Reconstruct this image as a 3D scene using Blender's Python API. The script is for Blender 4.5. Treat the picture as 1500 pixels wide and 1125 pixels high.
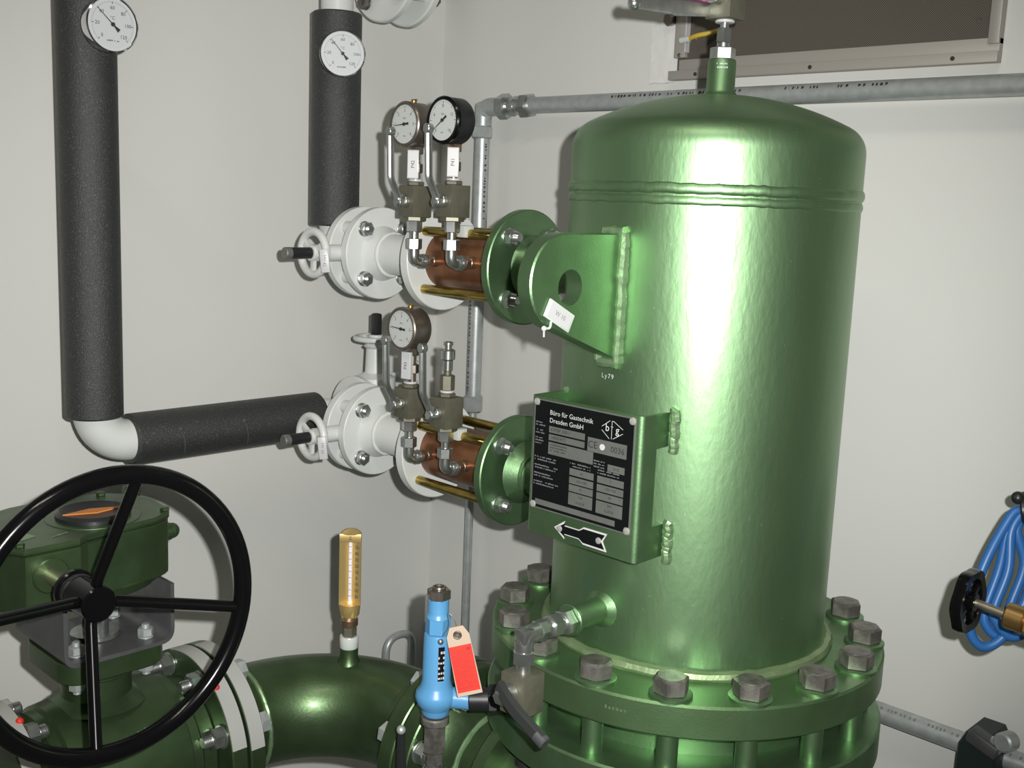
import bpy, bmesh, math, random
from mathutils import Vector as V, Matrix
random.seed(7)
S = bpy.context.scene
C = S.collection
PI = math.pi
for o in list(bpy.data.objects): bpy.data.objects.remove(o)

# ------------------------------------------------------------------ camera
YAW, PIT, ROL, FPX = 0.767014, 0.1645714, 0.0403857, 1612.3
CAM = V((0.9054518, -1.3353326, 0.6181124))
fwd = V((-math.sin(YAW)*math.cos(PIT), math.cos(YAW)*math.cos(PIT), -math.sin(PIT)))
rgt0 = V((math.cos(YAW), math.sin(YAW), 0)); up0 = rgt0.cross(fwd)
rgt = rgt0*math.cos(ROL) + up0*math.sin(ROL); upv = up0*math.cos(ROL) - rgt0*math.sin(ROL)
camd = bpy.data.cameras.new('camera'); camd.sensor_width = 36; camd.lens = FPX/1500*36; camd.clip_start = .01
cam = bpy.data.objects.new('camera', camd); C.objects.link(cam)
cam.matrix_world = Matrix((( rgt.x, upv.x, -fwd.x, CAM.x), (rgt.y, upv.y, -fwd.y, CAM.y), (rgt.z, upv.z, -fwd.z, CAM.z), (0, 0, 0, 1)))
S.camera = cam
# ------------------------------------------------------------------ light
W = bpy.data.worlds.new('world'); S.world = W; W.use_nodes = True
W.node_tree.nodes['Background'].inputs[0].default_value = (.5, .55, .5, 1); W.node_tree.nodes['Background'].inputs[1].default_value = .05
FL = bpy.data.lights.new('camera_flash', 'SPOT'); FL.energy = 181; FL.color = (1, .99, .955); FL.shadow_soft_size = .009
FL.spot_size = math.radians(83.5); FL.spot_blend = .95
fl = bpy.data.objects.new('camera_flash', FL); C.objects.link(fl)
fl.matrix_world = Matrix.Translation(rgt*.055 + upv*.035) @ cam.matrix_world @ Matrix.Rotation(math.radians(4.5), 4, 'Y')
AL = bpy.data.lights.new('ceiling_tube_light', 'AREA'); AL.shape = 'RECTANGLE'; AL.size = 1.2; AL.size_y = .12; AL.energy = 18; AL.color = (1, .95, .80)
al = bpy.data.objects.new('ceiling_tube_light', AL); C.objects.link(al); al.location = (.75, -1.5, 2.46); al.rotation_euler = (0, 0, .5)
S.view_settings.view_transform = 'Standard'; S.view_settings.look = 'None'; S.view_settings.gamma = 1
S.view_settings.use_curve_mapping = False; S.view_settings.exposure = 0

# ------------------------------------------------------------------ materials
def mat(name, col, metal=0, rough=.5, bump=None, var=None, coat=0, stretch=(1, 1, 1), spec=.5, emit=None, alpha=None, speck=None, coatr=.08):
    m = bpy.data.materials.new(name); m.use_nodes = True; nt = m.node_tree; b = nt.nodes['Principled BSDF']
    b.inputs['Base Color'].default_value = (*col, 1); b.inputs['Metallic'].default_value = metal; b.inputs['Roughness'].default_value = rough
    b.inputs['Coat Weight'].default_value = coat; b.inputs['Coat Roughness'].default_value = coatr; b.inputs['Specular IOR Level'].default_value = spec
    tc = nt.nodes.new('ShaderNodeTexCoord'); mp = nt.nodes.new('ShaderNodeMapping'); mp.inputs['Scale'].default_value = stretch
    nt.links.new(tc.outputs['Object'], mp.inputs['Vector'])
    def noise(sc, det=3):
        n = nt.nodes.new('ShaderNodeTexNoise'); n.inputs['Scale'].default_value = sc; n.inputs['Detail'].default_value = det
        nt.links.new(mp.outputs['Vector'], n.inputs['Vector']); return n
    last = None
    if var:                                     # (scale, amount[, second colour])
        n = noise(var[0], 4); r = nt.nodes.new('ShaderNodeValToRGB')
        c2 = var[2] if len(var) > 2 else tuple(c*(1-var[1]) for c in col)
        r.color_ramp.elements[0].position = .38; r.color_ramp.elements[1].position = .66
        r.color_ramp.elements[0].color = (*c2, 1); r.color_ramp.elements[1].color = (*col, 1)
        nt.links.new(n.outputs['Fac'], r.inputs['Fac']); last = r.outputs['Color']
    if speck:                                   # (scale, threshold, colour)
        n = noise(speck[0], 2); r = nt.nodes.new('ShaderNodeValToRGB')
        r.color_ramp.elements[0].position = speck[1]; r.color_ramp.elements[1].position = speck[1]+.06
        r.color_ramp.elements[0].color = (0, 0, 0, 1); r.color_ramp.elements[1].color = (1, 1, 1, 1)
        nt.links.new(n.outputs['Fac'], r.inputs['Fac'])
        mx = nt.nodes.new('ShaderNodeMixRGB'); nt.links.new(r.outputs['Color'], mx.inputs['Fac'])
        mx.inputs['Color2'].default_value = (*speck[2], 1)
        if last: nt.links.new(last, mx.inputs['Color1'])
        else: mx.inputs['Color1'].default_value = (*col, 1)
        last = mx.outputs['Color']
    if last: nt.links.new(last, b.inputs['Base Color'])
    if bump:                                    # (scale, strength, distance)
        n = noise(bump[0], 3); bp = nt.nodes.new('ShaderNodeBump'); bp.inputs['Strength'].default_value = bump[1]; bp.inputs['Distance'].default_value = bump[2]
        nt.links.new(n.outputs['Fac'], bp.inputs['Height']); nt.links.new(bp.outputs['Normal'], b.inputs['Normal'])
    if emit: b.inputs['Emission Color'].default_value = (*emit[:3], 1); b.inputs['Emission Strength'].default_value = emit[3]
    if alpha is not None: b.inputs['Alpha'].default_value = alpha
    return m
G = {}
G['green'] = mat('green_metallic_paint', (.185, .32, .165), .92, .45, bump=(260, .2, .0008), var=(30, .12), coat=.12, coatr=.25)
G['green_shell'] = mat('green_metallic_paint_shell', (.225, .375, .20), .95, .44, bump=(130, .22, .0014), var=(14, .10), coat=.2, coatr=.26, stretch=(1, 1, .4), speck=(330, .735, (.5, .62, .48)))
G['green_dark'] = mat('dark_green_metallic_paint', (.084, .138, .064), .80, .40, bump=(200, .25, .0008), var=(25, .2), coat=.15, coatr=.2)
G['green_dusty'] = mat('dusty_green_paint', (.18, .315, .155), .9, .45, bump=(260, .2, .0008), var=(16, .1, (.155, .265, .125)), coat=.1, coatr=.25)
G['weld_pale'] = mat('pale_green_weld', (.22, .31, .16), .6, .45, bump=(120, .4, .0015), var=(30, .25))
G['darkgrey'] = mat('dark_grey_lever', (.045, .048, .047), .35, .4)
G['green_weld'] = mat('green_painted_weld', (.26, .40, .22), .7, .38, bump=(120, .4, .0015), var=(60, .2))
G['white'] = mat('white_valve_paint', (.59, .61, .595), 0, .34, var=(9, .05))
G['wall'] = mat('white_wall_paint', (.595, .60, .578), 0, .75, bump=(320, .12, .0006), var=(1.1, .03))
G['plaster'] = mat('bare_plaster', (.66, .66, .65), 0, .8, bump=(30, .6, .006), var=(12, .1))
G['floor'] = mat('grey_floor_coating', (.30, .31, .30), 0, .5, var=(4, .15))
G['ceil'] = mat('ceiling_paint', (.62, .62, .60), 0, .85)
G['foam'] = mat('dark_grey_foam', (.022, .0235, .0225), 0, .50, bump=(600, .8, .0015), speck=(430, .62, (.085, .09, .088)), spec=.6)
G['foamend'] = mat('dark_foam_cut_edge', (.05, .053, .05), 0, .8)
G['zinc'] = mat('zinc_plated_steel', (.52, .54, .53), .92, .28, var=(60, .2))
G['galv'] = mat('galvanised_steel', (.47, .50, .50), .55, .42, var=(60, .15), bump=(300, .2, .0005))
G['nickel'] = mat('nickel_brass_block', (.15, .146, .108), .5, .45, var=(90, .12), bump=(500, .15, .0004))
G['bolt'] = mat('weathered_bolt_steel', (.23, .22, .20), .65, .42, var=(70, .45), bump=(200, .4, .001))
G['brass'] = mat('yellow_zinc_steel', (.48, .36, .10), 1, .26, var=(40, .35))
G['bronze'] = mat('brass_casting', (.50, .31, .12), .9, .33, var=(40, .2))
G['anod'] = mat('gold_anodised_aluminium', (.74, .54, .22), .75, .36)
G['copper'] = mat('copper_sheet', (.25, .115, .055), .6, .36, var=(22, .35, (.15, .065, .03)))
G['copper2'] = mat('copper_fitting', (.36, .235, .16), .9, .34)
G['black'] = mat('black_gloss_paint', (.003, .003, .0035), 0, .17, spec=.28)
G['blackm'] = mat('black_plastic', (.012, .013, .014), 0, .4)
G['steelcase'] = mat('brushed_stainless_case', (.25, .22, .19), .85, .36, stretch=(1, 8, 1), var=(90, .2))
G['chrome'] = mat('polished_bezel', (.75, .75, .77), 1, .12)
G['dial'] = mat('white_dial', (.48, .50, .51), 0, .45)
G['dialg'] = mat('white_gauge_dial', (.47, .49, .48), 0, .45)
G['ink'] = mat('black_ink', (.02, .02, .022), 0, .6)
G['inkgrey'] = mat('grey_ink', (.16, .16, .17), 0, .6)
G['grey'] = mat('grey_sheet_steel', (.10, .103, .107), .4, .42, var=(30, .25))
G['shaft'] = mat('bare_steel_shaft', (.42, .38, .30), .9, .35, var=(50, .2))
G['blue'] = mat('blue_valve_paint', (.085, .265, .49), 0, .36, bump=(220, .2, .0006), coat=.1)
G['bluecab'] = mat('blue_cable_sheath', (.022, .115, .34), 0, .4)
G['tan'] = mat('tan_card', (.45, .35, .27), 0, .8)
G['red'] = mat('red_card', (.60, .022, .010), 0, .6)
G['redink'] = mat('dark_red_ink', (.36, .012, .008), 0, .6)
G['orange'] = mat('orange_pointer', (.50, .17, .03), 0, .5)
G['tape'] = mat('pale_grey_tape', (.33, .335, .32), 0, .55)
G['tag'] = mat('white_tag', (.48, .475, .49), 0, .4)
G['tagedge'] = mat('clear_plastic_holder', (.48, .51, .49), 0, .25)
G['plate'] = mat('bare_aluminium_plate', (.25, .26, .245), .65, .42, var=(40, .12))
G['plateblk'] = mat('black_plate_print', (.003, .004, .004), 0, .45, spec=.25)
G['screw'] = mat('bright_screw', (.62, .62, .60), .65, .3)
G['mesh'] = mat('brown_grille_mesh', (.115, .10, .08), .2, .55)
G['frame'] = mat('aluminium_frame', (.36, .34, .31), .35, .5)
G['rubber'] = mat('dark_green_clamp', (.008, .016, .015), 0, .5)
G['yellow'] = mat('yellow_label', (.75, .50, .02), 0, .5)
G['purple'] = mat('purple_cap', (.20, .03, .10), 0, .4)
G['glass'] = mat('glass_tube', (.72, .70, .76), 0, .12)
G['wirey'] = mat('green_yellow_wire', (.50, .36, .05), 0, .4)
G['pink'] = mat('pink_cap', (.60, .04, .10), 0, .5)
# woven wire pattern of the grille, far finer than ten pixels
def weave(m):
    nt = m.node_tree; b = nt.nodes['Principled BSDF']; tc = nt.nodes.new('ShaderNodeTexCoord')
    cs = []
    for r in (PI/4, -PI/4):
        mp = nt.nodes.new('ShaderNodeMapping'); mp.inputs['Rotation'].default_value = (0, r, 0)
        w = nt.nodes.new('ShaderNodeTexWave'); w.inputs['Scale'].default_value = 120; w.bands_direction = 'X'
        nt.links.new(tc.outputs['Object'], mp.inputs['Vector']); nt.links.new(mp.outputs['Vector'], w.inputs['Vector']); cs.append(w.outputs['Fac'])
    mx = nt.nodes.new('ShaderNodeMath'); mx.operation = 'MULTIPLY'; nt.links.new(cs[0], mx.inputs[0]); nt.links.new(cs[1], mx.inputs[1])
    r = nt.nodes.new('ShaderNodeValToRGB'); r.color_ramp.elements[0].color = (.04, .034, .027, 1); r.color_ramp.elements[1].color = (.26, .23, .19, 1)
    nt.links.new(mx.outputs[0], r.inputs['Fac']); nt.links.new(r.outputs['Color'], b.inputs['Base Color'])
weave(G['mesh'])

# ------------------------------------------------------------------ mesh builder
def frame(d):
    d = V(d).normalized(); a = V((0, 0, 1)) if abs(d.z) < .9 else V((1, 0, 0))
    x = a.cross(d).normalized(); return x, d.cross(x), d
X, Y, Z = V((1, 0, 0)), V((0, 1, 0)), V((0, 0, 1))
class M:
    def __init__(s): s.v = []; s.f = []
    def lathe(s, prof, o, d=(0, 0, 1), n=32, rot=0, caps=True, ax=None):
        o = V(o); a, b, c = frame(d)
        if ax is not None: a = V(ax).normalized(); b = c.cross(a)
        k = len(s.v)
        for r, h in prof:
            for i in range(n):
                t = 2*PI*i/n+rot; s.v.append(o + c*h + (a*math.cos(t)+b*math.sin(t))*max(r, 1e-5))
        m = len(prof)
        for j in range(m-1):
            for i in range(n):
                p = k+j*n+i; q = k+j*n+(i+1) % n; s.f.append((p, q, q+n, p+n))
        if caps:
            s.f.append(tuple(k+i for i in range(n))[::-1]); s.f.append(tuple(k+(m-1)*n+i for i in range(n)))
        return s
    def cyl(s, p0, p1, r, n=24, ch=0, r2=None):
        p0, p1 = V(p0), V(p1); L = (p1-p0).length; r2 = r if r2 is None else r2
        pr = [(r, 0), (r2, L)] if ch == 0 else [(r-ch, 0), (r, ch), (r2, L-ch), (r2-ch, L)]
        return s.lathe(pr, p0, p1-p0, n)
    def ring(s, o, d, ri, ro, h, n=32, ch=.001):
        return s.lathe([(ri, 0), (ro-ch, 0), (ro, ch), (ro, h-ch), (ro-ch, h), (ri, h), (ri, 0)], o, d, n, caps=False)
    def hex(s, p0, p1, af, rot=0, ch=.0012):
        p0, p1 = V(p0), V(p1); L = (p1-p0).length; r = af/math.sqrt(3)
        return s.lathe([(r-ch*1.4, 0), (r, ch), (r, L-ch), (r-ch*1.4, L)], p0, p1-p0, 6, rot)
    def box(s, c, size, axes=None, bev=0):
        a, b, d = axes if axes else (X, Y, Z); bm = bmesh.new(); bmesh.ops.create_cube(bm, size=1)
        for v in bm.verts: v.co = V((v.co.x*size[0], v.co.y*size[1], v.co.z*size[2]))
        if bev: bmesh.ops.bevel(bm, geom=bm.edges[:], offset=bev, segments=2, affect='EDGES', profile=.5)
        k = len(s.v); bm.verts.index_update(); c = V(c)
        for v in bm.verts: s.v.append(c + V(a)*v.co.x + V(b)*v.co.y + V(d)*v.co.z)
        for f in bm.faces: s.f.append(tuple(k+v.index for v in f.verts))
        bm.free(); return s
    def tube(s, pts, r, n=14, closed=False, rad=None, caps=True):
        pts = [V(p) for p in pts]; pts = [p for i, p in enumerate(pts) if i == 0 or (p-pts[i-1]).length > 1e-6]
        k = len(s.v); m = len(pts); prev = None
        for j, p in enumerate(pts):
            t = (pts[(j+1) % m]-pts[j-1]) if (closed or 0 < j < m-1) else (pts[1]-pts[0] if j == 0 else pts[-1]-pts[-2])
            t.normalize()
            if prev is None: a = frame(t)[0]
            else: a = (prev - t*prev.dot(t)).normalized()
            prev = a; b = t.cross(a); rr = rad[j] if rad else r
            for i in range(n):
                q = 2*PI*i/n; s.v.append(p + (a*math.cos(q)+b*math.sin(q))*rr)
        for j in range(m if closed else m-1):
            for i in range(n):
                j2 = (j+1) % m
                s.f.append((k+j*n+i, k+j*n+(i+1) % n, k+j2*n+(i+1) % n, k+j2*n+i))
        if not closed and caps:
            s.f.append(tuple(k+i for i in range(n))[::-1]); s.f.append(tuple(k+(m-1)*n+i for i in range(n)))
        return s
    def bar(s, pts, w, t, wd):           # flat bar: width w along wd, thickness t
        pts = [V(p) for p in pts]; wd = V(wd).normalized(); k = len(s.v); m = len(pts)
        for j, p in enumerate(pts):
            tg = (pts[min(j+1, m-1)]-pts[max(j-1, 0)]).normalized(); nn = tg.cross(wd).normalized()
            ww = w[j] if isinstance(w, (list, tuple)) else w
            for a, b in ((-.5, -.35), (-.35, -.5), (.35, -.5), (.5, -.35), (.5, .35), (.35, .5), (-.35, .5), (-.5, .35)): s.v.append(p + wd*a*ww + nn*b*t)
        for j in range(m-1):
            for i in range(8): s.f.append((k+j*8+i, k+j*8+(i+1) % 8, k+j*8+8+(i+1) % 8, k+j*8+8+i))
        s.f.append(tuple(k+i for i in range(8))[::-1]); s.f.append(tuple(k+(m-1)*8+i for i in range(8)))
        return s
    def prism(s, poly, o, ax, ay, h, ch=0):      # poly in (ax, ay), extruded by vector h
        o, ax, ay, h = V(o), V(ax), V(ay), V(h); n = len(poly); k = len(s.v)
        cx = sum(p[0] for p in poly)/n; cy = sum(p[1] for p in poly)/n
        def rg(off, sh):
            for x, y in poly:
                dx, dy = x-cx, y-cy; L = math.hypot(dx, dy) or 1; q = 1-sh/L
                s.v.append(o + ax*(cx+dx*q) + ay*(cy+dy*q) + h*off)
        if ch:
            e = ch/h.length; rs = [(0, ch), (e, 0), (1-e, 0), (1, ch)]
        else: rs = [(0, 0), (1, 0)]
        for off, sh in rs: rg(off, sh)
        for j in range(len(rs)-1):
            for i in range(n): s.f.append((k+j*n+i, k+j*n+(i+1) % n, k+(j+1)*n+(i+1) % n, k+(j+1)*n+i))
        s.f.append(tuple(k+i for i in range(n))[::-1]); s.f.append(tuple(k+(len(rs)-1)*n+i for i in range(n)))
        return s
    def sphere(s, o, r, n=16, d=(0, 0, 1), sq=1):
        return s.lathe([(r*math.sin(PI*i/n), -r*math.cos(PI*i/n)*sq) for i in range(n+1)], o, d, n*2, caps=False)
    def torus(s, o, d, R, r, n=48, m=12, a0=0, a1=2*PI):
        a, b, c = frame(d); full = abs(a1-a0-2*PI) < 1e-6; k = n if full else n+1
        return s.tube([V(o)+(a*math.cos(a0+(a1-a0)*i/n)+b*math.sin(a0+(a1-a0)*i/n))*R for i in range(k)], r, m, closed=full)
    def bead(s, pts, r, jit=.25, n=8):
        rad = []; q = 0
        for _ in pts: q = q*.6+random.uniform(-jit, jit)*.6; rad.append(r*(1+q))
        return s.tube([V(p)+V((random.uniform(-1, 1), random.uniform(-1, 1), random.uniform(-1, 1)))*r*.08 for p in pts], r, n, rad=rad)
    def text(s, t, size, o, ax, ay, align='CENTER', dep=.00012):
        cu = bpy.data.curves.new('t', 'FONT'); cu.body = t; cu.size = size; cu.align_x = align; cu.align_y = 'CENTER'; cu.resolution_u = 2
        ob = bpy.data.objects.new('t', cu); me = ob.to_mesh(); o, ax, ay = V(o), V(ax).normalized(), V(ay).normalized(); nz = ax.cross(ay); k = len(s.v)
        for v in me.vertices: s.v.append(o + ax*v.co.x + ay*v.co.y + nz*dep)
        for p in me.polygons: s.f.append(tuple(k+i for i in p.vertices))
        ob.to_mesh_clear(); bpy.data.objects.remove(ob); bpy.data.curves.remove(cu); return s
    def smudge(s, L, h, o, ax, ay, dep=.00012, gap=.3):     # a line of print too small to read
        o, ax, ay = V(o), V(ax).normalized(), V(ay).normalized(); nz = ax.cross(ay); x = 0
        while x < L:
            w = min(h*random.uniform(.35, .8), L-x)
            if random.random() > .16:
                k = len(s.v); hh = h*random.uniform(.6, 1)
                for a, b in ((x, 0), (x+w, 0), (x+w, hh), (x, hh)): s.v.append(o+ax*a+ay*b+nz*dep)
                s.f.append((k, k+1, k+2, k+3))
            x += w+h*gap
        return s
    def quad(s, o, ax, ay, w, h, dep):
        return s.box(V(o)+V(ax)*w/2+V(ay)*h/2+V(ax).cross(V(ay))*dep/2, (w, h, dep), (V(ax), V(ay), V(ax).cross(V(ay))))
    def mesh(s, name, m, ang=38, org=(0, 0, 0)):
        me = bpy.data.meshes.new(name); org = V(org)
        me.from_pydata([v-org for v in s.v], [], s.f); me.validate()
        bm = bmesh.new(); bm.from_mesh(me); bmesh.ops.recalc_face_normals(bm, faces=bm.faces[:]); bm.to_mesh(me); bm.free()
        for p in me.polygons: p.use_smooth = True
        me.set_sharp_from_angle(angle=math.radians(ang)); me.materials.append(G[m]); return me
def wl(o):
    l = V((0, 0, 0))
    while o: l += o.location; o = o.parent
    return l
def thing(name, label, cat, loc=(0, 0, 0), group=None):
    o = bpy.data.objects.new(name, None); o.empty_display_size = .02; C.objects.link(o); o.location = loc
    o['label'] = label; o['category'] = cat
    if group: o['group'] = group
    return o
def part(name, m, mt, parent, label=None, ang=38, kind=None):
    ob = bpy.data.objects.new(name, m.mesh(name, mt, ang, wl(parent))); C.objects.link(ob); ob.parent = parent
    if label: ob['label'] = label
    if kind: ob['kind'] = kind
    return ob
def solo(name, m, mt, label, cat, loc, group=None, ang=38):
    ob = bpy.data.objects.new(name, m.mesh(name, mt, ang, loc)); C.objects.link(ob); ob.location = loc
    ob['label'] = label; ob['category'] = cat
    if group: ob['group'] = group
    return ob
def struct(name, m, mt):
    ob = bpy.data.objects.new(name, m.mesh(name, mt)); C.objects.link(ob); ob['kind'] = 'structure'; return ob
def inst(name, me, parent, loc, d=(0, 0, 1), spin=0, sc=1):
    ob = bpy.data.objects.new(name, me); C.objects.link(ob); ob.parent = parent
    a, b, c = frame(d); R = Matrix((a, b, c)).transposed().to_4x4()
    ob.matrix_local = Matrix.Translation(V(loc)-wl(parent)) @ R @ Matrix.Rotation(spin, 4, 'Z') @ Matrix.Scale(sc, 4); return ob
def arc(c, a, b, R, t0, t1, n): return [V(c)+(V(a)*math.cos(t0+(t1-t0)*i/n)+V(b)*math.sin(t0+(t1-t0)*i/n))*R for i in range(n+1)]
def fillet(pts, R, n=6):
    pts = [V(p) for p in pts]; out = [pts[0]]
    for i in range(1, len(pts)-1):
        a = (pts[i-1]-pts[i]); b = (pts[i+1]-pts[i]); d = min(R, a.length*.49, b.length*.49)
        p, q = pts[i]+a.normalized()*d, pts[i]+b.normalized()*d
        for k in range(n+1):
            t = k/n; out.append(p*(1-t)**2 + pts[i]*2*t*(1-t) + q*t*t)
    out.append(pts[-1]); return out

# ------------------------------------------------------------------ room
XW, YW, ZF, ZC = -1.08, .45, -1.0, 2.5
XE, YE = 5.2, -6.5
zm, zh, xm, ym = (ZF+ZC)/2, ZC-ZF, (XW+XE)/2, (YW+YE)/2
struct('wall_left', M().box((XW-.06, ym, zm), (.12, YW-YE+.24, zh)), 'wall')
struct('wall_back', M().box((xm, YW+.06, zm), (XE-XW, .12, zh)), 'wall')
struct('wall_right', M().box((XE+.06, ym, zm), (.12, YW-YE+.24, zh)), 'wall')
struct('wall_front', M().box((xm, YE-.06, zm), (XE-XW, .12, zh)), 'wall')
struct('floor', M().box((xm, ym, ZF-.05), (XE-XW+.24, YW-YE+.24, .1)), 'floor')
struct('ceiling', M().box((xm, ym, ZC+.05), (XE-XW+.24, YW-YE+.24, .1)), 'ceil')

# shared fasteners
NUT = {}
def nutmesh(mt, af=.024, h=.014, stud=.012, sr=.0078, w=.016):
    k = (mt, af, h)
    if k not in NUT:
        m = M().cyl((0, 0, 0), (0, 0, .003), w, 20, .0006).hex((0, 0, .003), (0, 0, .003+h), af)
        if stud:
            pr = [(sr, 0)]; z = .003+h
            for i in range(5): pr += [(sr, z+stud*i/5), (sr*.9, z+stud*(i+.5)/5)]
            pr += [(sr*.8, z+stud)]
            m.lathe(pr, (0, 0, 0), (0, 0, 1), 14)
        NUT[k] = m.mesh('nut', mt)
    return NUT[k]

# ================================================================== FILTER VESSEL
R0 = .2032
fv = thing('filter_vessel', 'large metallic green gas filter vessel with domed top and bolted flange', 'pressure vessel', (0, 0, ZF))
prof = [(R0, -.01), (R0, .55), (R0, .64), (R0, .697)]
Rc, rk = .4064, .0406
zc = .697+0.0787-Rc       # crown centre height
kx = R0-rk; ta = math.asin(kx/(Rc-rk))
for i in range(1, 9):
    t = (PI/2-ta)*i/8; prof.append((kx+rk*math.cos(t), .697+rk*math.sin(t)))
for i in range(1, 15):
    t = ta*(1-i/14); prof.append((Rc*math.sin(t), .697+rk*math.cos(ta)-Rc*math.cos(ta)+Rc*math.cos(t)))
ZT = prof[-1][1]
part('shell', M().lathe(prof, (0, 0, 0), (0, 0, 1), 128), 'green_shell', fv, ang=60)
wb = M()
for z, w, k in ((.6275, .012, .0028), (.6425, .015, .0042)):
    n = 160; k0 = len(wb.v)
    for i in range(n):
        t = 2*PI*i/n; jj = 1+random.uniform(-.12, .12); dz = random.uniform(-.0008, .0008)
        for q in range(7):
            u = PI*q/6; wb.v.append(V((math.cos(t), math.sin(t), 0))*(R0-.001+k*jj*math.sin(u)) + Z*(z+dz-math.cos(u)*w*.5))
    for i in range(n):
        for q in range(6): a = k0+i*7+q; b = k0+((i+1) % n)*7+q; wb.f.append((a, b, b+1, a+1))
part('girth_weld', wb, 'green_shell', fv, 'raised weld band around the shell', ang=60)
part('foot_weld', M().bead([(.2075*math.cos(2*PI*i/120), .2075*math.sin(2*PI*i/120), .004) for i in range(121)], 0.009, .1), 'weld_pale', fv, 'weld seam at the foot of the shell')
nz = part('top_nozzle', M().lathe([(.034, ZT-.006), (.024, ZT), (.0198, ZT+.006), (.0195, .820), (.0185, .8235), (.013, .8235)], (0, 0, 0), (0, 0, 1), 36), 'green', fv)
m = M()
for i, (L, z) in enumerate(((.014, .8155), (.018, .8105))):
    for q in range(7):
        t = -1.35+q*.11+i*.05; d = V((math.cos(t), math.sin(t), 0))
        m.smudge(.0016, .0024, d*.0196+Z*z, Z.cross(d), Z, .0002)
part('stamp', m, 'tagedge', nz)
def flprof(r, z0, z1, ch=.0025): return [(r-ch, z0), (r, z0+ch), (r, z1-ch), (r-ch, z1)]
part('upper_flange', M().lathe(flprof(.29, -.046, 0, .003), (0, 0, 0), (0, 0, 1), 128), 'green_dusty', fv)
part('lower_flange', M().lathe(flprof(.294, -.15, -.1, .003), (0, 0, 0), (0, 0, 1), 128), 'green', fv)
part('gasket', M().lathe([(.222, -.101), (.222, -.045)], (0, 0, 0), (0, 0, 1), 96), 'green', fv, 'raised joint ring between the two flanges')
part('lower_body', M().lathe([(R0, -.148), (R0, -.62), (.19, -.66), (.14, -.69), (.05, -.705)], (0, 0, 0), (0, 0, 1), 96), 'green_shell', fv, ang=60)
for i in range(3):
    t = .6+i*2*PI/3; c = V((math.cos(t), math.sin(t), 0))
    part('leg', M().box(c*.185+Z*-.80, (.05, .05, .40), (c, Z.cross(c), Z), .003).box(c*.185+Z*-.994, (.1, .1, .012), (c, Z.cross(c), Z), .001), 'green', fv)
hm = M().hex((0, 0, .004), (0, 0, .026), .041, ch=.002); hm.lathe([(.0195, .0255), (.018, .0268)], (0, 0, 0), (0, 0, 1), 24); HB = hm.mesh('bolt', 'bolt')
WM = M().lathe([(.0285, 0), (.0285, .0035), (.027, .0045), (.0, .0045)], (0, 0, 0), (0, 0, 1), 32, caps=False).mesh('washer', 'green')
ST = M().cyl((0, 0, -.101), (0, 0, -.045), .0145, 20).mesh('stud', 'green')
sp = [.1, .35, .6, .2, .45, .75, .05, .5, .3, .62, .15, .8, .4, .0, .55, .25]
for i in range(16):
    t = 3.30523+i*PI/8; p = V((.2625*math.cos(t), .2625*math.sin(t), 0))
    b = inst('bolt', HB, fv, p, (0, 0, 1), sp[i]*1.2+t); w = inst('washer', WM, fv, p); inst('stud', ST, fv, p)
# side nozzles with green flanges
def neck(z):
    m = M().lathe([(.036, .0), (.036, .125), (.041, .132), (.052, .150), (.054, .153)], (-.19, 0, z), (-1, 0, 0), 40)
    m.bead([(-.2-.004*abs(math.sin(t)), .04*math.sin(t), z+.04*math.cos(t)) for t in [2*PI*i/40 for i in range(41)]], .006)
    m.bead([(-.318, .0375*math.sin(t), z+.0375*math.cos(t)) for t in [2*PI*i/40 for i in range(41)]], .004)
    nk = part('side_nozzle', m, 'green', fv)
    part('nozzle_flange', M().lathe(flprof(.0955, 0, .017, .0018), (-.371, 0, z), (1, 0, 0), 72), 'green', nk)
    nm = nutmesh('zinc', .024, .013, .011, .0082, .015)
    for i in range(4):
        t = PI/4+i*PI/2; inst('nut', nm, nk, (-.3545, .0715*math.cos(t), z+.0715*math.sin(t)), (1, 0, 0), .3)
neck(.51); neck(.163)
# lifting lug, plate in the plane x = 0 pointing to -y
yc, zl, rl = -.315, .522, .060
def tang(px, pz):        # lower tangent from point to arc
    d = math.hypot(px-yc, pz-zl); a = math.atan2(pz-zl, px-yc); return a-math.acos(rl/d)
t1 = tang(-.2, .416) % (2*PI)
out = [(-.19, .4125), (-.19, zl+rl)]+[(yc+rl*math.cos(PI/2+(t1-PI/2)*i/22), zl+rl*math.sin(PI/2+(t1-PI/2)*i/22)) for i in range(23)]
# dense outline sampled by angle about the hole
hy, hz, hr = -.303, .515, .0225
def outl(t):
    best = 9; dy, dz = math.cos(t), math.sin(t); n = len(out)
    for i in range(n):
        (y0, z0), (y1, z1) = out[i], out[(i+1) % n]; ex, ez = y1-y0, z1-z0; det = dy*(-ez)+dz*ex
        if abs(det) < 1e-12: continue
        rx, rz = y0-hy, z0-hz; s_ = (rx*(-ez)+rz*ex)/det; u_ = (dy*rz-dz*rx)/det
        if s_ > 0 and -1e-6 <= u_ <= 1+1e-6: best = min(best, s_)
    return best
m = M(); angs = sorted([2*PI*i/96 for i in range(96)]+[math.atan2(z-hz, y-hy) % (2*PI) for y, z in out]); n = len(angs)
hx = .012; ch = .002
rings = []
LX = -.008
for x, kind in ((-hx, 'i'), (-hx, 'oc'), (-hx+ch, 'o'), (hx-ch, 'o'), (hx, 'oc'), (hx, 'i')):
    for t in angs:
        q = hr if kind == 'i' else outl(t)-(ch if kind == 'oc' else 0)
        m.v.append(V((x+LX, hy+q*math.cos(t), hz+q*math.sin(t))))
for j in range(6):
    for i in range(n):
        a, b = j*n, ((j+1) % 6)*n; m.f.append((a+i, a+(i+1) % n, b+(i+1) % n, b+i))
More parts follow.
